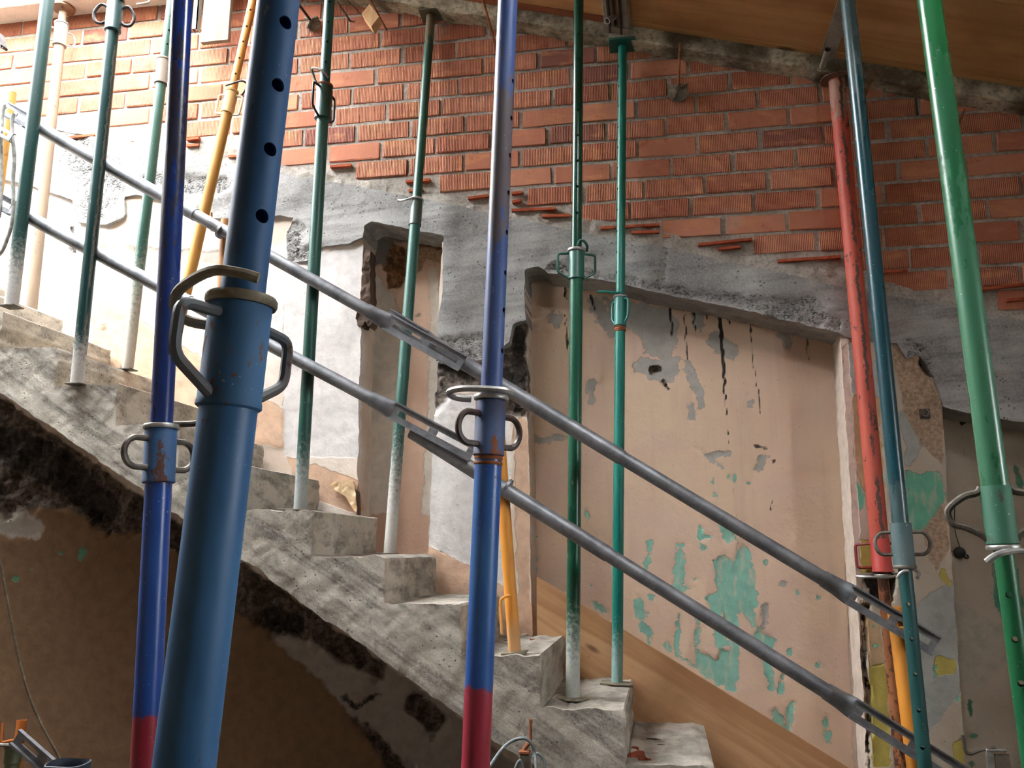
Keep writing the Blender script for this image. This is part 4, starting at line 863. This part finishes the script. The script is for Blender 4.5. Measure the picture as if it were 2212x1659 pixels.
# 5 thin dark blue left of the big one
yy = Yof(330, 1400, .06*F/57)
A, B = atY(325, 1400, yy), atY(394, 0, yy); b, t2 = extend(A, B, 0, zc(B[0])-.004)
ax = Axis(b, t2); hb = ax.s_(1545)
prop('steel_prop', 'slim dark blue steel prop with a red foot, left of the largest blue prop', ax, 'steel props', (ax.r(57, 1300), pm('blue5', S(20, 60, 132), S(34, 76, 144), zones=((-1, hb, S(150, 30, 30), .05),), rust=.2, spat=.8, rough=.26, chipcol=S(160, 170, 180))), (ax.r(45, 500), pm('blue5_up', S(16, 52, 122), S(24, 44, 92), zones=((ax.s_(420), ax.s_(150), S(44, 46, 62), 1.5),), rust=.12, rough=.22, spat=.4, chips=.8, chipcol=S(120, 140, 160))), (ax.s_(1044), ax.s_(925), ax.r(66, 980), pm('blue5_sleeve', S(44, 90, 138), S(52, 78, 108), rust=.5, rough=.5)),
     ring=(ax.s_(922), ax.r(75, 922), M['zinc']), handles=('D', ax.s_(1012), ax.s_(950), .06, .0075, .65, M['rod']), pin=([(-.02, -.02, ax.s_(917)), (.03, .03, ax.s_(914)), (.07, .034, ax.s_(914)), (.125, .03, ax.s_(913)), (.14, .03, ax.s_(913))], .0075, M['rod']),
     base=('square', .06, M['rod']), top=('square', .06, PM['blue5']))
# 11 blue in the centre
yy = Yof(1040, 1400, .06*F/60)
A, B = atY(1038, 1400, yy), atY(1097, 0, yy); b, t2 = extend(A, B, 0, zc(B[0])-.004)
ax = Axis(b, t2); hb = ax.s_(1483)
prop('steel_prop', 'central blue steel prop with a red foot and brown worn upper tube', ax, 'steel props', (ax.r(60, 1250), pm('blue11', S(22, 66, 148), S(52, 100, 150), zones=((-1, hb, S(164, 40, 44), .06),), rust=.22, rough=.3, spat=.4, chips=.7, chipcol=S(150, 160, 170))), (ax.r(45, 560), pm('blue11_up', S(48, 70, 122), S(62, 84, 132), zones=((ax.s_(500), ax.s_(190), S(92, 82, 82), .6),), rust=.12, rough=.36, spat=.4)), (ax.s_(985), ax.s_(868), ax.r(66, 920), pm('blue11_sleeve', S(50, 84, 132), S(76, 72, 80), rust=.6, rough=.55, rustcol=S(128, 74, 42))),
     ring=(ax.s_(859), ax.r(76, 859), M['zinc']), handles=('D', ax.s_(962), ax.s_(896), .056, .0075, .7, pm('brown_rod', S(70, 54, 48), S(52, 42, 40), rust=.4)), thread=(ax.s_(1007), ax.s_(984), ax.r(62, 995), M['rust']),
     pin=([(.05, -.012, ax.s_(850)), (.034, -.032, ax.s_(848)), (-.02, -.038, ax.s_(846)), (-.066, -.034, ax.s_(846)), (-.094, -.02, ax.s_(851)), (-.09, .004, ax.s_(857)), (-.07, .012, ax.s_(860)), (-.05, .014, ax.s_(861))], .0075, M['zinc']),
     base=('square', .06, M['rod']), top=('square', .06, PM['blue11']), holes=('upper', [ax.s_(y_) for y_ in (180, 260, 340, 420, 505, 592, 672, 760)], -.28, .0065))
# 8 the largest, nearest blue prop
yy = Yof(430, 1400, .06*F/131)
A, B = atY(398, 1659, yy), atY(602, 0, yy); b, t2 = extend(A, B, 0, zc(B[0])-.004)
ax = Axis(b, t2)
prop('steel_prop', 'largest and nearest blue steel prop, wide tube with a grey hooked pin', ax, 'steel props', (ax.r(128, 1250), pm('blue8', S(34, 84, 130), S(58, 112, 158), rust=.24, rough=.42, rustcol=S(104, 78, 54), spat=.1, chipcol=S(140, 170, 190))), (ax.r(92, 300), pm('blue8_up', S(30, 74, 116), S(44, 92, 138), rust=.1, rough=.48, spat=.12, rustcol=S(70, 74, 60))), (ax.s_(884), ax.s_(655), ax.r(134, 780), pm('blue8_sleeve', S(42, 96, 142), S(58, 98, 130), rust=.5, rough=.6, rustcol=S(120, 84, 56), vert=(70, 70, 34))),
     ring=(ax.s_(651), ax.r(152, 651), M['castplate']), handles=('T', ax.s_(862), ax.s_(690), .052, .0062, .85, pm('blue8_rod', S(74, 86, 92), S(96, 84, 74), rust=.45, rough=.55)),
     pin=([(.03, -.026, ax.s_(617)), (.012, -.032, ax.s_(610)), (-.02, -.032, ax.s_(606)), (-.06, -.018, ax.s_(632)), (-.078, .0, ax.s_(658)), (-.072, .014, ax.s_(684)), (-.045, .018, ax.s_(694)), (-.02, .018, ax.s_(694))], .0058, M['castplate']),
     base=('square', .06, M['rod']), top=('square', .06, PM['blue8']), holes=('upper', [ax.s_(y_) for y_ in (-70, 65, 198, 335, 477)], -.6, .0078))
# timber joist that the two left props carry, above the frame
tag(MB().bevbox(-4.5, -2.3, -.86, -.70, 4.885, 5.03, .004).build('timber_joist', M['greywood'], smooth=False), 'timber joist carried by the two left green props', 'joist')

# ---------------------------------------------------------------- guard rails with slotted flat ends
def slotted(mb, a, b, w, up, slots, t=.005):
    """flat slotted steel tongue with turned-up edges from a to b; slots = [(from, to)] along the length"""
    a, b = Vector(a), Vector(b); d = (b-a); L = d.length; d.normalize(); up = Vector(up); u = (up-d*up.dot(d)).normalized()
    cuts = [0.0]; 
    for s0, s1 in slots: cuts += [s0, s1]
    cuts.append(1.0); sw = w*.22
    mb.beam(a+u*(w/2-w*.2), b+u*(w/2-w*.2), u, w*.4-sw*.5+.001, t); mb.beam(a-u*(w/2-w*.2), b-u*(w/2-w*.2), u, w*.4-sw*.5+.001, t)
    for i in range(0, len(cuts), 2):
        mb.beam(a+d*(L*cuts[i]), a+d*(L*cuts[i+1]), u, sw*1.25, t)
    n = d.cross(u)
    for sgn in (1, -1): mb.beam(a+u*(sgn*(w/2-.003))-n*(-.007), b+u*(sgn*(w/2-.003))-n*(-.007), u, .006, .014)
def rail(name, label, pA, pB, Y, dA, dB, wpx, offA=0.0, offB=0.0, collar=None):
    """pA,pB: ends; tongues of the given share of length at each end"""
    a, b = Vector(atY(*pA, Y)), Vector(atY(*pB, Y)); d = (b-a).normalized(); L = (b-a).length
    root = empty(name, label, 'guard rail', a, 'galvanised guard rails along the stair')
    T = lambda v: Vector(v)-a
    mid = (a+b)/2; r = wpx/2*zdepth(mid)/F
    p0, p1 = a+d*(L*dA), b-d*(L*dB); pj = p0.lerp(p1, .5)
    mb = MB(); mb.sweep([T(p0), T(p0+d*.02), T(pj), ], r, 20); mb.build('outer_tube', M['galv'], root)
    mb = MB(); mb.sweep([T(pj-d*.03), T(p1)], r*.9, 20); mb.build('inner_tube', M['galv'], root)
    for (e0, e1, nm) in ((p0, a, 'A'), (p1, b, 'B')):
        if (e1-e0).length < .05: continue
        q = (e1-e0).normalized(); k = MB()
        # squashed transition
        secs = []
        for i, (t_, fr, fu) in enumerate(((-.03, 1, 1), (.02, .85, 1.08), (.06, .3, 1.25), (.075, .12, 1.28))):
            c = T(e0+q*t_); secs.append([c+Vector((0, -1, 0))*(r*fr*math.cos(g))+ (q.cross(Vector((0, 1, 0))))*(r*fu*math.sin(g)) for g in np.linspace(0, 2*math.pi, 17)[:-1]])
        vs = [v for s_ in secs for v in s_]; fs = [(i*16+j, i*16+(j+1) % 16, (i+1)*16+(j+1) % 16, (i+1)*16+j) for i in range(3) for j in range(16)]
        k.add(vs, fs+[tuple(range(48, 64))])
        slotted(k, T(e0+q*.07), T(e1), r*2.5, q.cross(Vector((0, 1, 0))), [(.08, .46), (.56, .93)])
        k.build('slotted_end', M['galv'], root, smooth=True, angle=30)
    if collar:
        c = Vector(atY(*collar, Y)); k = MB(); k.sweep([T(c-d*.006), T(c+d*.006)], r*1.12, 20); k.build('collar', M['galv'], root)
    return root
RY = -.765
rail('guard_rail', 'upper galvanised guard rail at the left, passing behind the largest blue prop', (8, 233), (1000, 786), RY-.012, .09, .17, 29, collar=(478, 500))
rail('guard_rail', 'upper galvanised guard rail at the right, sloping down past the ochre niche', (836, 684), (2022, 1396), RY+.018, .11, .165, 34)
rail('guard_rail', 'lower galvanised guard rail at the left, ending by the central blue prop', (-30, 420), (1022, 978), RY-.012, .09, .17, 30)
rail('guard_rail', 'lower galvanised guard rail at the right, running down to the bottom right corner', (890, 932), (2110, 1697), RY+.018, .0, .22, 35, collar=(1097, 1052))

# ---------------------------------------------------------------- yellow guard posts
oran = m_paint('paint_orange_post', S(220, 146, 52), S(232, 158, 64), rust=.1, rough=.45, dust=(0, .25, S(206, 160, 110)), rustcol=S(150, 90, 40))
tang = m_paint('paint_tan_post', S(200, 140, 84), S(184, 122, 70), rust=.3, rough=.5, rustcol=S(120, 76, 48))
def post(name, label, base, top, w, y, mat, hooks, open_top=False, lean=True):
    ax = Axis(base, top); r = ax.r(w, y) if isinstance(w, (int, float)) else w[0]
    root = empty(name, label, 'guard post', ax.a, 'yellow guard posts', ax.q)
    MB().tube(r, .006, ax.L, 28, open_top=True).build('post_tube', mat, root)
    MB().bevbox(-r*1.9, r*1.9, -r*1.9, r*1.9, 0, .007, .001).build('base_plate', M['castplate'], root)
    for hz, dx, dy, hl in hooks:
        z = ax.s_(hz); s = 1 if dx > 0 else -1
        MB().sweep(fillet([(0, -r*.9, z+.01), (s*.01, -r-.012, z+.012), (dx, -r-.012+dy, z), (dx*1.08, -r-.012+dy, z+hl)], .012, 4), .0055, 8).build('rail_hook', mat, root)
    return ax
b = atZ(1112, 1411, ZN(2)); t = atY(1068, 800, b[1]+.005)
post('guard_post', 'orange guard post on the step right of the central blue prop', b, t, 27, 1250, oran, [(1293, -.034, 0, -.125), (1066, -.05, .0, .06)])
t = atY(1934, 1311, -.70); b = np.array([t[0]+.045, -.70, ZN(-3)])
post('guard_post', 'bright yellow guard post under the rail end at the right', b, t, 36, 1450, oran, [(1362, .045, -.012, .07)])
t = atY(490, 476, -.71); b = np.array([t[0]+.01, -.71, ZN(7)])
post('guard_post', 'tan guard post hooked to the upper rail, left of the largest blue prop', b, t, 25, 560, tang, [(506, -.045, -.01, .085)])
t = atY(27, 200, -.70); b = np.array([t[0]-.01, -.70, ZN(11)])
post('guard_post', 'mustard guard post at the far left end of the rails', b, t, 16, 300, yl, [(300, -.04, 0, .06)])
t = atY(47, 1556, -.45); b = np.array([t[0]-.01, -.45, 0])
post('guard_post', 'short orange guard post low in the shadow under the stair', b, t, 20, 1590, m_paint('paint_shaded_orange', S(208, 120, 52), S(186, 104, 44), rust=.1), [(1602, -.06, 0, .08)])

# ---------------------------------------------------------------- roof edge ironmongery, offcuts, debris
def tie_rod(label, pc, pt, Yc, Yt, rod=.007, plate=.05, mat='rod'):
    c, t = Vector(atY(*pc, Yc)), Vector(atY(*pt, Yt)); root = empty('tie_rod', label, 'tie rod', c, 'tie rods of the roof edge')
    d = (t-c); k = MB(); n = 26; pts = [d*(i/n) for i in range(n+1)]
    k.sweep(pts, [rod*(1.0 if i % 2 else .86) for i in range(n+1)], 8); k.build('threaded_rod', M[mat], root)
    if plate:
        k = MB(); k.lathe([(plate, -.02), (plate, -.014), (plate*.75, -.008), (plate*.3, .004), (plate*.28, .02), (.008, .021)], 24)
        k.v = [(x, -z-.0, y) for x, y, z in k.v]
        for a in (.5, 2.6, 4.2):
            u = Vector((math.cos(a), 0, math.sin(a))); k.beam(u*.008+Vector((0, -.012, 0)), u*plate*.98+Vector((0, -.004, 0)), (0, 1, 0), .03, .008)
        o = k.build('wing_nut_plate', M['castplate'], root, True, 30)
    return root
tie_rod('tie rod with wing nut plate hanging right of the teal prop head', (1465, 196), (1469, 92), -.035, -.11, mat='rust')
tie_rod('dark tie rod with wing nut plate right of the largest blue prop', (674, 48), (640, 2), -.035, -.2, .008, .042, 'darkrod')
tie_rod('thin rusty tie rod beside the pale timber block', (836, 66), (800, 0), -.004, -.13, .0055, 0, 'rust')
tie_rod('bent dark rod end sticking out left of the pale timber block', (757, 46), (728, 4), -.004, -.1, .006, 0, 'rod')
tie_rod('hair-thin wire between the rod end and the timber block', (786, 36), (742, -8), -.004, -.1, .0018, 0, 'darkrod')
tie_rod('long rusty tie rod touching the central blue prop at the roof edge', (1074, 112), (1040, -12), -.012, -.2, .0075, 0, 'rust')
tie_rod('rusty tie rod slanting right of the dark teal prop head', (1866, 212), (1891, 150), -.012, -.12, .0075, 0, 'rust')
tie_rod('short dark rod stub under the roof edge left of the bright green prop', (1982, 250), (1978, 212), -.004, -.04, .006, 0, 'darkrod')
tie_rod('short rusty rod just right of the bright green prop', (2070, 268), (2084, 236), -.004, -.08, .0055, 0, 'rust')
# pale timber block
a_, b_ = Vector((.036, .012, .062)), Vector((.062, -.02, -.095)); c_ = a_.cross(b_).normalized()*-.055
o_ = Vector(atY(789, 47, -.11))
if c_.x > 0: c_ = -c_
P8 = [o_, o_+a_, o_+a_+c_, o_+c_]; P8 += [q+b_ for q in P8]
tag(MB().hexa([q-o_ for q in P8]).build('timber_block', M['palewood'], smooth=False, loc=o_), 'pale sawn timber block wedged under the roof edge', 'timber')
# vertical plank and channel at the top left
p0, p1 = atY(433, 92, -.16), atY(492, 88, -.16)
tag(MB().bevbox(0, p1[0]-p0[0], -.0, .028, 0, .75, .002).build('hanging_plank', M['greywood'], smooth=False, loc=(p0[0], -.16, p0[2])), 'grey weathered plank hanging upright at the roof edge', 'plank')
k = MB(); k.box(0, .035, 0, .006, 0, .6); k.box(0, .006, 0, .04, 0, .6); k.box(.029, .035, 0, .04, 0, .6); q = atY(418, 62, -.1)
tag(k.build('steel_channel', M['waler'], smooth=False, loc=(q[0]-.017, -.1, q[2])), 'narrow steel channel beside the grey hanging plank', 'channel')
# aluminium walers under the boards
def under(x, y, drop=.0):   # point on the ceiling underside seen at a pixel
    dd = ray(x, y); t = (4.170-CAM[2]-.291*CAM[0])/(dd[2]+.291*dd[0]); return CAM+dd*t
q = under(1338, 52); root = empty('waler', 'dusty aluminium waler with a pipe stub under the boards', 'waler', (q[0], -.115, zc(q[0])-.004))
root.rotation_euler = (0, ang, 0)
for xx in (-.062, .012):
    k = MB(); k.bevbox(xx, xx+.05, -1.6, 0, -.05, -.004, .003); k.build('waler_profile', M['waler'], root, False)
MB().bevbox(-.066, .066, -.05, 0, -.062, -.05, .002).build('end_plate', M['waler'], root, False)
for xx in (-.03, .028): MB().bevbox(xx-.005, xx+.005, -.5, -.004, -.066, -.05, .001).build('slot_strip', M['darkrod'], root, False)
k = MB(); k.lathe([(.014, 0), (.014, .06), (.012, .06), (.0115, .01)], 16, cap=False); o = k.build('pipe_stub', M['zinc'], root); o.location = (0, -.14, -.06); o.rotation_euler = (math.radians(150), math.radians(25), 0)
q = under(1793, 118); root = empty('waler', 'flat grey steel bar with an open pipe end beside the dark teal prop', 'waler', (q[0], -.13, zc(q[0])-.004))
root.rotation_euler = (0, ang, .0)
k = MB(); k.hexa([(-.045, 0, -.02), (.02, 0, -.02), (-.02+.05, -1.2, -.02), (-.09+.05, -1.2, -.02), (-.045, 0, 0), (.02, 0, 0), (.03, -1.2, 0), (-.04, -1.2, 0)]); k.build('flat_bar', M['waler'], root, False)
k = MB(); k.lathe([(.013, 0), (.013, .16), (.011, .16), (.0105, .02)], 16, cap=False); o = k.build('pipe_end', M['waler'], root); o.location = (-.022, -.09, -.036); o.rotation_euler = (math.radians(-97), 0, 0)
# rebar hook on the slab edge
tag(MB().sweep(smooth_path([atY(296, 9, -.16), atY(312, 7, -.17), atY(322, 3, -.17), atY(324, -14, -.15), atY(324, -30, -.15)], 5), .006, 8).build('rebar_hook', M['rod']), 'bent steel bar end at the pale slab edge', 'rod')
# old wood in the wall
tag(slab('broken_timber', px2([(788, 540), (800, 540), (804, 700), (797, 708), (790, 694), (784, 706), (772, 704), (769, 690), (780, 655), (783, 600)], .0), -.012, .09, .006, M['darkwood'], None, (.004, 40), lambda x, z: .006*fbm(x, 0, z, 40, 3, 2)), 'dark splintered timber set in the edge of the small niche', 'timber')
tag(slab('splintered_board', px2([(712, 1046), (724, 1041), (735, 1040), (764, 1037), (767, 1062), (771, 1112), (760, 1096), (748, 1074), (736, 1066), (722, 1058)], -.03), -.03, .022, .005, M['rawwood'], None, (.003, 60), lambda x, z: .003*fbm(x, 0, z, 40, 3, 2)), 'splintered pale board stub standing on the step below the small niche', 'board')
tag(slab('splintered_board', px2([(769, 1060), (775, 1062), (778, 1112), (772, 1113)], -.02), -.02, .015, .004, M['darkwood'], None, (.002, 60)), 'thin dark splinter of board beside the pale stub', 'board')

def chunk(mb, c, s, seed, flat=.5):
    rs_ = np.random.RandomState(seed); vs = []
    for z in (-1, 1):
        for k in range(6):
            a = k*math.pi/3+rs_.uniform(-.3, .3); r_ = s*rs_.uniform(.7, 1.15)*(1 if z < 0 else .75); vs.append((c[0]+r_*math.cos(a), c[1]+r_*math.sin(a), c[2]+s*flat*(1 if z > 0 else 0)*rs_.uniform(.7, 1.2)))
    mb.add(vs, [tuple(range(6))[::-1], tuple(range(6, 12))]+[(k, (k+1) % 6, 6+(k+1) % 6, 6+k) for k in range(6)])
for i, (x, y, k_, s_, mt, lb) in enumerate([(1374, 1634, 0, .034, 'chip', 'largest broken brick piece on the lower tread'), (1388, 1640, 0, .02, 'chip', 'smaller brick crumb touching the largest piece'), (1372, 1618, 0, .02, 'chip', 'brick crumb behind the largest piece'), (1400, 1642, 0, .014, 'chip', 'tiny brick crumb right of the pieces'),
        (1132, 1374, 2, .022, 'palechip', 'pale plaster crumb beside the orange guard post'), (1150, 1383, 2, .014, 'chip', 'reddish crumb by the orange guard post'), (1098, 1384, 2, .012, 'darkwood', 'dark crumb left of the orange guard post'),
        (1412, 1597, 0, .014, 'darkwood', 'dark splinter lying across the lower tread'), (1430, 1609, 0, .01, 'darkwood', 'small dark splinter on the lower tread')]):
    p = atZ(x, y, ZN(k_)); k = MB(); chunk(k, (0, 0, 0), s_, i, .45 if mt != 'darkwood' else .25)
    if mt == 'darkwood': k.v = [(v[0]*2.2, v[1]*.5, v[2]) for v in k.v]
    tag(k.build('rubble_chip', M[mt], smooth=False, loc=(p[0], p[1], ZN(k_))), lb, 'rubble')

# far-left rope and bars
tag(MB().sweep(smooth_path([atY(*p, -.80) for p in ((29, 246), (26, 262), (27, 300), (31, 340), (28, 390), (29, 430), (26, 480), (14, 520), (2, 546), (-14, 556))], 5), .0085, 10).build('rope', M['rope']), 'grey rope hanging in a loop over the rail end at the far left', 'rope')
tag(MB().sweep(smooth_path([atY(*p, -.80) for p in ((9, 226), (5, 250), (3, 300), (3, 360), (2, 430), (-2, 470))], 5), .0075, 10).build('rope', M['rope']), 'second grey rope strand at the very left edge', 'rope')
k = MB(); slotted(k, (0, 0, 0), Vector(atY(-60, 250, -.84))-Vector(atY(25, 297, -.84)), .045, (0, 0, 1), [(.1, .25)]); q = atY(25, 297, -.84)
tag(k.build('flat_bar', M['galv'], smooth=False, loc=q), 'flat steel bar end entering at the left edge below the rail', 'bar')
q = atY(-8, 96, -.6); k = MB(); k.beam((0, 0, 0), (.055, 0, -.03), (0, 1, 0), .03, .012); k.beam((.05, 0, -.03), (.02, 0, .05), (0, 1, 0), .03, .012)
tag(k.build('steel_bracket', M['darkrod'], smooth=False, loc=q), 'small dark steel bracket at the upper left edge', 'bracket')
# string, olive prop, rail and bucket in the lower left
tag(MB().sweep(smooth_path([atY(*p, -2.2) for p in ((-12, 1180), (2, 1222), (18, 1310), (40, 1420), (62, 1500), (92, 1570), (122, 1625), (140, 1664), (160, 1710))], 5), .0028, 8).build('string', M['twine']), 'thin string hanging across the lower left wall', 'string')
yo = -1.25; t = atY(30, 1615, yo); zt_ = t[2]
ax = Axis((t[0]-.004, yo, 0), (t[0], yo, zt_+.015))
ol = m_paint('paint_olive', S(84, 92, 62), S(70, 78, 54), rust=.25, rough=.5)
prop('steel_prop', 'short olive prop with a flat pin low at the left edge', ax, 'steel props', (ax.r(30, 1640), ol), (ax.r(22, 1625), m_flat('dark_inner_tube', S(50, 46, 42), .6)), (ax.s_(1648), ax.s_(1616), ax.r(34, 1630), ol), ring=(ax.s_(1613), ax.r(38, 1613), M['rod']), pin=([(.04, -.02, ax.s_(1607)), (0, -.03, ax.s_(1606)), (-.1, -.02, ax.s_(1608))], .006, M['rod']), base=('square', .06, M['rod']))
a, b = Vector(atY(36, 1590, -1.6)), Vector(atY(150, 1690, -1.6)); root = empty('guard_rail', 'galvanised rail end leaning low at the left edge', 'guard rail', a)
k = MB(); slotted(k, (0, 0, 0), b-a, .05, (0, 0, 1), [(.12, .42), (.55, .9)]); k.build('slotted_end', M['galv'], root, False)
k = MB(); k.sweep([b-a, (b-a)*3.0], .024, 16); k.build('rail_tube', M['galv'], root)
q = atY(146, 1648, -2.35); zr = q[2]; r0 = 44*zdepth(q)/F
k = MB(); k.lathe([(r0*.72, 0), (r0*.95, zr-.02), (r0*1.03, zr-.012), (r0*1.04, zr), (r0*.98, zr+.001), (r0*.93, zr-.01), (r0*.75, zr-.3), (0, zr-.3)], 36)
k.v = [(x*(1+.03*math.sin(3*math.atan2(y, x))), y, z+.0015*math.sin(3*math.atan2(y, x))*(z > .1)) for x, y, z in k.v]
tag(k.build('rubble_bucket', M['bucket'], loc=(q[0], q[1], 0)), 'dark blue rubber tub, only its rim showing at the lower left', 'bucket')

# bottom centre: clamp post with rod and cable
yb = -1.15; q = atY(1134, 1629, yb); zq = q[2]
root = empty('clamp_post', 'rusty rectangular steel post with a rod on top beside the stair foot', 'post', (q[0], yb, 0))
w_ = 11*zdepth(q)/F
MB().bevbox(-w_, w_, -w_*.7, w_*.7, 0, zq, .003).build('box_section', M['rod'], root, False)
MB().bevbox(-w_*1.15, w_*1.1, -w_*.8, w_*.8, zq, zq+.012, .003).build('cap_plate', M['rust'], root, False)
T = lambda x, y: Vector(atY(x, y, yb))-Vector((q[0], yb, 0))
k = MB(); k.sweep([Vector((-.004, 0, zq+.01)), T(1133, 1617), T(1143, 1605)], .0075, 8); k.build('bolt', M['rust'], root)
k = MB(); k.sweep([T(1146, 1606), T(1146, 1553)], .0052, 8); k.build('upright_rod', M['rust'], root)
cab = lambda pts, lb: tag(MB().sweep(smooth_path([atY(x, y, yv) for x, y, yv in pts], 6), .0052, 10).build('cable', M['cable']), lb, 'cable', 'grey cables by the clamp post')
cab([(1020, 1705, -1.3), (1058, 1655, -1.25), (1085, 1618, -1.22), (1108, 1600, -1.2), (1132, 1595, -1.2), (1148, 1606, -1.2), (1154, 1626, -1.2), (1158, 1650, -1.22), (1156, 1720, -1.25)], 'longest grey cable arching over the clamp post')
cab([(1152, 1636, -1.1), (1160, 1628, -1.1), (1172, 1637, -1.1), (1177, 1655, -1.1), (1178, 1700, -1.1)], 'grey cable curling down right of the clamp post')
cab([(1112, 1665, -1.24), (1118, 1650, -1.24), (1124, 1644, -1.24), (1128, 1660, -1.24), (1128, 1700, -1.24)], 'short grey cable loop left of the clamp post')
k = MB(); p_ = atY(1066, 1668, -1.3)
# black disc on its wire in the right recess
c = Vector(atY(2074, 1194, .185)); root = empty('hanging_disc', 'black round cap hanging on a wire in the right recess', 'disc', c)
k = MB(); rr_ = 12*zdepth(c)/F; k.lathe([(rr_, -.008), (rr_*1.02, -.002), (rr_*.9, .006), (rr_*.45, .01), (0, .012)], 24); k.v = [(x, -z, y) for x, y, z in k.v]; k.build('disc', M['rubber'], root)
MB().sweep(smooth_path([Vector(atY(*p, .185))-c for p in ((2074, 1184), (2064, 1150), (2062, 1110), (2064, 1080))], 5), .0016, 6).build('wire', M['darkrod'], root)
k = MB(); k.sweep(smooth_path([Vector(atY(*p, .18))-c for p in ((2080, 1200), (2088, 1206), (2092, 1203), (2088, 1198))], 4), .004, 6); k.build('clip', M['darkrod'], root)
# bent bar and post at the lower right
q = atY(2136, 1625, -.35); root = empty('bent_bar_post', 'grey steel post with a bent bar hooked on top at the lower right', 'post', (q[0], -.35, 0))
T = lambda x, y, Y=-.35: Vector(atY(x, y, Y))-Vector((q[0], -.35, 0))
k = MB(); k.sweep(smooth_path([T(2080, 1588), T(2083, 1610), (T(2087, 1624)), T(2098, 1628), T(2120, 1620), T(2150, 1614)], 5), .0065, 8); k.build('bent_bar', M['rod'], root)
zq = T(2136, 1622).z; k = MB(); k.bevbox(-.012, .012, -.01, .01, 0, zq, .002); k.build('upright', M['zinc'], root, False)
k = MB(); k.bevbox(.018, .07, -.004, .004, 0, T(2145, 1628).z, .001); k.build('side_plate', M['waler'], root, False)
k = MB(); k.bevbox(-.012, .06, -.014, .014, zq, zq+.008, .002); k.build('top_plate', M['zinc'], root, False)
# anchor on the right pilaster and the black hole cover in the tall niche reveal
q = Vector(atY(1998, 893, -.012)); root = empty('wall_anchor', 'small galvanised anchor clip with a dark smudge on the right pilaster', 'anchor', q)
MB().bevbox(-.02, .02, -.006, .012, -.022, .02, .003).build('clip_plate', M['rod'], root, False)
MB().sweep(smooth_path([(-.012, -.008, .012), (0, -.02, .018), (.012, -.012, .004), (0, -.018, -.014), (-.012, -.01, -.008)], 4), .003, 6).build('clip_wire', M['zinc'], root)
